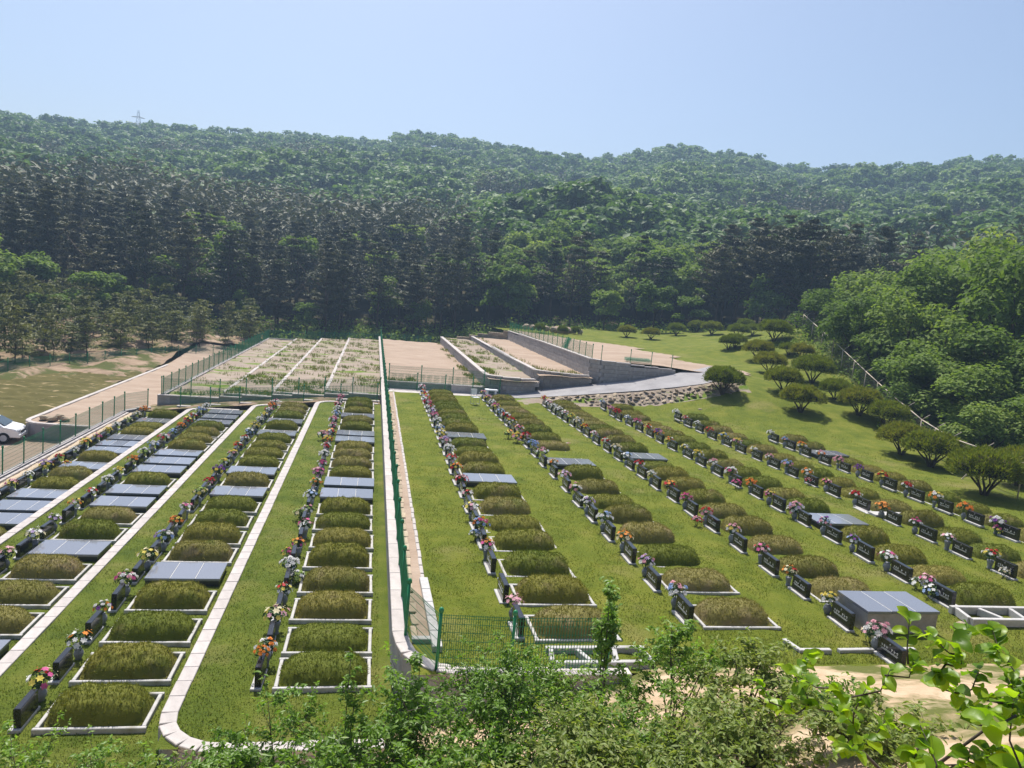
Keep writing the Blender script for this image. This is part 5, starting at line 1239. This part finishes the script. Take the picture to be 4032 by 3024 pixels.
for row in range(4):
    x = 12.2 + row * .2
    while x < 26.6:
        w = random.uniform(.16, .27); y = 49.75 + row * .34 + random.uniform(-.08, .08)
        if x > 15 or row > 1:
            z = float(rb(np.array([x]), np.array([y]))[0])
            ob('stone', RK[random.randrange(5)], t, (x, y, z + .02), (-.5 + random.uniform(-.3, .3), random.uniform(-.3, .3), random.uniform(0, 6)), (w, w * .8, w * .42))
        x += w * 1.9 + random.uniform(.0, .06)
def lone(name, lb, cat, x, y, z, s, grp=None, i=0, sc=(1, .8, .7)):
    o = ob(name, RK[i % 5], None, (x, y, z), (random.uniform(-.3, .3), random.uniform(-.3, .3), random.uniform(0, 6)), (s * sc[0], s * sc[1], s * sc[2]))
    tag(o, lb, cat, grp)
for k, (x, y, s, lb) in enumerate(((-19.9, 50.6, .36, 'leftmost rubble stone piled on the curved wall end'), (-19.3, 50.3, .42, 'largest rubble stone piled on the curved wall end'), (-18.7, 50.5, .34, 'rightmost rubble stone piled on the curved wall end'), (-19.2, 51.2, .35, 'rear rubble stone piled on the curved wall end'))):
    lone('rubble_stone', lb, 'stone', x, y, -1.85, s, 'rubble on the curved wall', k)
for k, (x, y, s, lb) in enumerate(((15.15, 15.6, .22, 'tan boulder at the corner of the right white kerb frame'), (17.2, 15.1, .26, 'broken stone before the right white kerb frame'), (18.0, 15.0, .2, 'small stone at right end of white kerb frame'), (7.9, 11.1, .14, 'dark stone lying on the bare sandy slope'), (7.1, 9.2, .16, 'pale stone among dry weeds on the sandy slope'), (22.5, 47.6, .13, 'small pale stone on the lawn near the lone shrub'))):
    z = float(slope(np.array([x]), np.array([y]))[0]) if y < 13.9 else 1.05
    lone('stone', lb, 'stone', x, y, z + .04 if y < 40 else float(HR(np.array([x]), np.array([y]))[0]) + .03, s, None, k)

# white kerb frames without mounds
def kerb_frame(lb, x, y, z, L, W, n, rz=0.0):
    t = thing('kerb_frame', lb, 'kerb frame', (x, y, z), rz, 'empty white kerb frames')
    for s in (-1, 1): ob('kerb_stone', block_mesh(L, .12, .2, m_granite), t, (0, s * W / 2, 0))
    for k in range(n + 1): ob('cross_bar', block_mesh(W - .14, .10, .2, m_granite), t, (-L / 2 + .06 + (L - .12) * k / n, 0, -.004), (0, 0, math.pi / 2 + (0.32 if k % 2 else -.2)))
kerb_frame('low white kerb frame with open compartments below nearest right mound', 5.1, 14.15, 1.05, 2.2, .62, 3)
kerb_frame('raised white kerb frame with open compartments at the right edge', 17.3, 16.1, 1.12, 3.4, .75, 4, -.02)
t = thing('kerb_edging', 'half buried white kerb edging before the bare sand', 'kerb', (0, 0, 0))
for x, y, L, a in ((9.88, 14.72, .5, 1.75), (10.3, 14.45, .8, 0), (11.35, 14.45, .9, 0.02), (12.5, 14.47, .8, 0)): ob('kerb_stone', block_mesh(L, .11, .2, m_granite), t, (x, y, .98), (0, 0, a))

# folding chair by the second row
t = thing('metal_chair', 'pale metal chair on the lawn at the far end of second row', 'chair', (6.9, 48.1, 1.0), -1.2)
ob('seat', MB().box((0, 0, .45), (.46, .44, .035), bev=.01).mesh('seat', m_white), t)
ob('backrest', MB().box((-.25, 0, .78), (.03, .44, .38), bev=.01).mesh('backrest', m_white), t)
for sx in (-1, 1):
    for sy in (-1, 1): ob('leg', MB().tube([(sx * .25, sy * .21, 0), (sx * .19, sy * .21, .45 if sx > 0 else .9)], .014, 6).mesh('leg', m_pylon), t)
    ob('foot_rail', MB().tube([(-.25, sx * .21, .02), (.25, sx * .21, .02)], .014, 6).mesh('foot_rail', m_pylon), t)
t = thing('stone_table', 'small white stone table on the path by fence end', 'table', (8.6, 52.2, 1.02))
ob('tabletop', MB().box((0, 0, .42), (.9, .5, .1), bev=.02).mesh('tabletop', m_white), t)
for s in (-1, 1): ob('leg', MB().box((s * .3, 0, .18), (.14, .4, .38)).mesh('leg', m_white), t)
# spare fence panels leaning and lying on the yard
t = thing('spare_panel', 'spare green mesh panel leaning on the yard fence', 'fence panel', (16.9, 63.5, 3.95), 1.5)
for k in range(4): ob('mesh_panel', PAN2, t, (0.05 * k, .06 * k, 0.02), (.35, 0, 0), (1.6, 1, 1))
t = thing('spare_panel', 'stack of green fence panels lying near the road top', 'fence panel', (19.4, 54.8, 3.95), -.1)
for k in range(5): ob('mesh_panel', PAN2, t, (0, 0, .03 + .05 * k), (-1.5, 0, 0), (2.0, .9, 1))
# stone planter and heap beyond the yard
t = thing('stone_planter', 'low stone walled bed with bushes behind the sandy yard', 'planter', (22.5, 92.5, 3.9), -.25)
for i in range(9): ob('stone', RK[i % 5], t, (-3.4 + i * .85, -1.2, .4), (0, 0, i), (.5, .4, .6))
ob('earth_heap', MB().lathe([(1.6, -.3), (1.4, .2), (.9, .45), (.1, .6)], 14).mesh('earth_heap', m_sand, True), t, (1.2, 1, .3))
for j, (x, y) in enumerate(((20.4, 90.8), (23.2, 90.2), (25.0, 90.6))):
    t = thing('clipped_shrub', '%s low dark bush before the stone walled bed' % ('left', 'middle', 'right')[j], 'shrub', (x, y, 3.7), j, 'bushes by the stone bed')
    t.scale = (.6, .6, .8); ob('crown', SCR[j], t); ob('light_block_core', SCO, t)
# white sign box at the forest foot
t = thing('sign_board', 'whitish board standing in the shade at the left forest foot', 'sign', (-24.6, 104.6, float(HB(np.array([-24.6]), np.array([104.6]))[0]) + .5), .25)
ob('board', MB().box((0, 0, 1.2), (2.0, .14, .75), bev=.02).mesh('board', m_white), t)
for s in (-1, 1): ob('leg', MB().tube([(s * .8, 0, -.3), (s * .8, 0, .9)], .05, 6).mesh('leg', m_pylon), t)

# white car at the left edge
t = thing('white_car', 'white car parked at the left edge below the turf field', 'car', (-22.5, 48.6, -3.0), R_(8))
prof = [(-2.1, .35), (-2.15, .75), (-1.95, .98), (-1.55, 1.05), (-.95, 1.48), (.1, 1.55), (.75, 1.45), (1.35, 1.03), (1.95, .88), (2.12, .7), (2.12, .35)]
V, F = [], []
for s, wd in ((-1, 1), (1, 1)):
    for x, z in prof: V.append((x, s * (.86 if z < 1.1 else .68), z))
n = len(prof)
for i in range(n - 1): F.append((i, i + 1, n + i + 1, n + i))
F.append(tuple(range(n))[::-1]); F.append(tuple(range(n, 2 * n))); F.append((n - 1, 0, n, 2 * n - 1))
me = MB().add(V, F).mesh('body', m_carpaint); o = ob('body', me, t)
bv = o.modifiers.new('b', 'BEVEL'); bv.width = .06; bv.segments = 3; bv.limit_method = 'ANGLE'
for s in (-1, 1):
    ob('side_window', MB().add([(-1.25, s * .80, 1.1), (1.1, s * .80, 1.08), (.65, s * .69, 1.42), (.05, s * .685, 1.49), (-.85, s * .69, 1.42)], [(0, 1, 2, 3, 4)]).mesh('side_window', m_glass), t)
    for x in (-1.35, 1.35):
        w = ob('wheel', MB().lathe([(.2, -.1), (.32, -.1), (.33, 0), (.32, .1), (.2, .1)], 18).mesh('wheel', m_tyre, True), t, (x, s * .80, .33), (math.pi / 2, 0, 0))
        ob('rim', MB().lathe([(.02, -.11), (.19, -.105), (.19, .105), (.02, .11)], 12).mesh('rim', m_pylon), w)
    ob('headlight', MB().box((2.04, s * .62, .76), (.16, .38, .14), bev=.03).mesh('headlight', m_lamp), t)
    ob('wing_mirror', MB().box((.75, s * .95, 1.08), (.12, .18, .12), bev=.02).mesh('wing_mirror', m_carpaint), t)
ob('windscreen', MB().add([(.80, -.66, 1.43), (.80, .66, 1.43), (1.38, .78, 1.06), (1.38, -.78, 1.06)], [(0, 3, 2, 1)]).mesh('windscreen', m_glass), t, (.02, 0, .015))
ob('rear_window', MB().add([(-1.02, -.64, 1.44), (-1.02, .64, 1.44), (-1.5, .76, 1.09), (-1.5, -.76, 1.09)], [(0, 1, 2, 3)]).mesh('rear_window', m_glass), t, (-.02, 0, .015))
ob('bumper', MB().box((2.1, 0, .45), (.14, 1.6, .2), bev=.04).mesh('bumper', m_carpaint), t); ob('grille', MB().box((2.13, 0, .66), (.06, .8, .1)).mesh('grille', m_tyre), t)

# small row of bouquets on the lowest left terrace
for k, (y, c, lb) in enumerate(((34.6, 'yg', 'yellow and green flowers seen through the left fence, nearest'), (37.4, 'w', 'white flowers seen through the left fence, second'), (39.6, 'yo', 'yellow orange flowers seen through the left fence, third'), (41.3, 'wp', 'pale flowers seen through the left fence, fourth'), (43.4, 'rp', 'pinkish red flowers seen through the left fence, farthest'))):
    bouquet(c, (-16.6, y, -2.9), lb, False, k * 3 + 1, 'bouquets on the lowest terrace', 1.25)

# pylon on the ridge
pr_, pa_ = 452.0, R_(-16.34)
px0, py0 = pr_ * math.sin(pa_), pr_ * math.cos(pa_)
zt_ = 8.5 + .1705 * pr_; zb_ = zt_ - 24
t = thing('lattice_pylon', 'white lattice pylon standing on the wooded ridge at left', 'pylon', (px0, py0, zb_), .3)
def half(z): return 2.3 * (1 - z / 24) ** .8 + .22
for sx, sy in ((1, 1), (1, -1), (-1, -1), (-1, 1)):
    ob('leg', MB().tube([(sx * half(z), sy * half(z), z) for z in (0, 6, 12, 18, 24)], .13, 4).mesh('leg', m_pylon), t)
mb = MB()
zs = list(np.linspace(6, 23.5, 11))
for a, b in zip(zs, zs[1:]):
    q = [(1, 1), (1, -1), (-1, -1), (-1, 1)]
    for k in range(4):
        p0, p1 = q[k], q[(k + 1) % 4]
        mb.tube([(p0[0] * half(a), p0[1] * half(a), a), (p1[0] * half(b), p1[1] * half(b), b)], .06, 3, cap=False)
        mb.tube([(p0[0] * half(a), p0[1] * half(a), a), (p1[0] * half(a), p1[1] * half(a), a)], .06, 3, cap=False)
tag(ob('lattice', mb.mesh('lattice', m_pylon), t), kind='stuff')
for z, L in ((13.2, 4.0), (16.8, 4.3), (20.3, 3.2)):
    ob('crossarm', MB().tube([(-L, 0, z), (0, 0, z + .7), (L, 0, z)], .16, 4).tube([(-L, 0, z), (L, 0, z)], .13, 4).mesh('crossarm', m_pylon), t)

# ------------------------------------------------------------------ haze
m, ht = nt('haze_air')
vo = N(ht, 'ShaderNodeOutputMaterial'); vp = N(ht, 'ShaderNodeVolumePrincipled')
vp.inputs['Color'].default_value = (0.50, 0.72, 1.0, 1)
vp.inputs['Density'].default_value = 0.00066
vp.inputs['Anisotropy'].default_value = 0.2
ht.links.new(vp.outputs[0], vo.inputs['Volume'])
hz = ob('haze', MB().box((45, 230, 55), (760, 586, 126)).mesh('haze', m))
tag(hz, 'thin pale haze in the air over the valley', 'haze', kind='stuff')
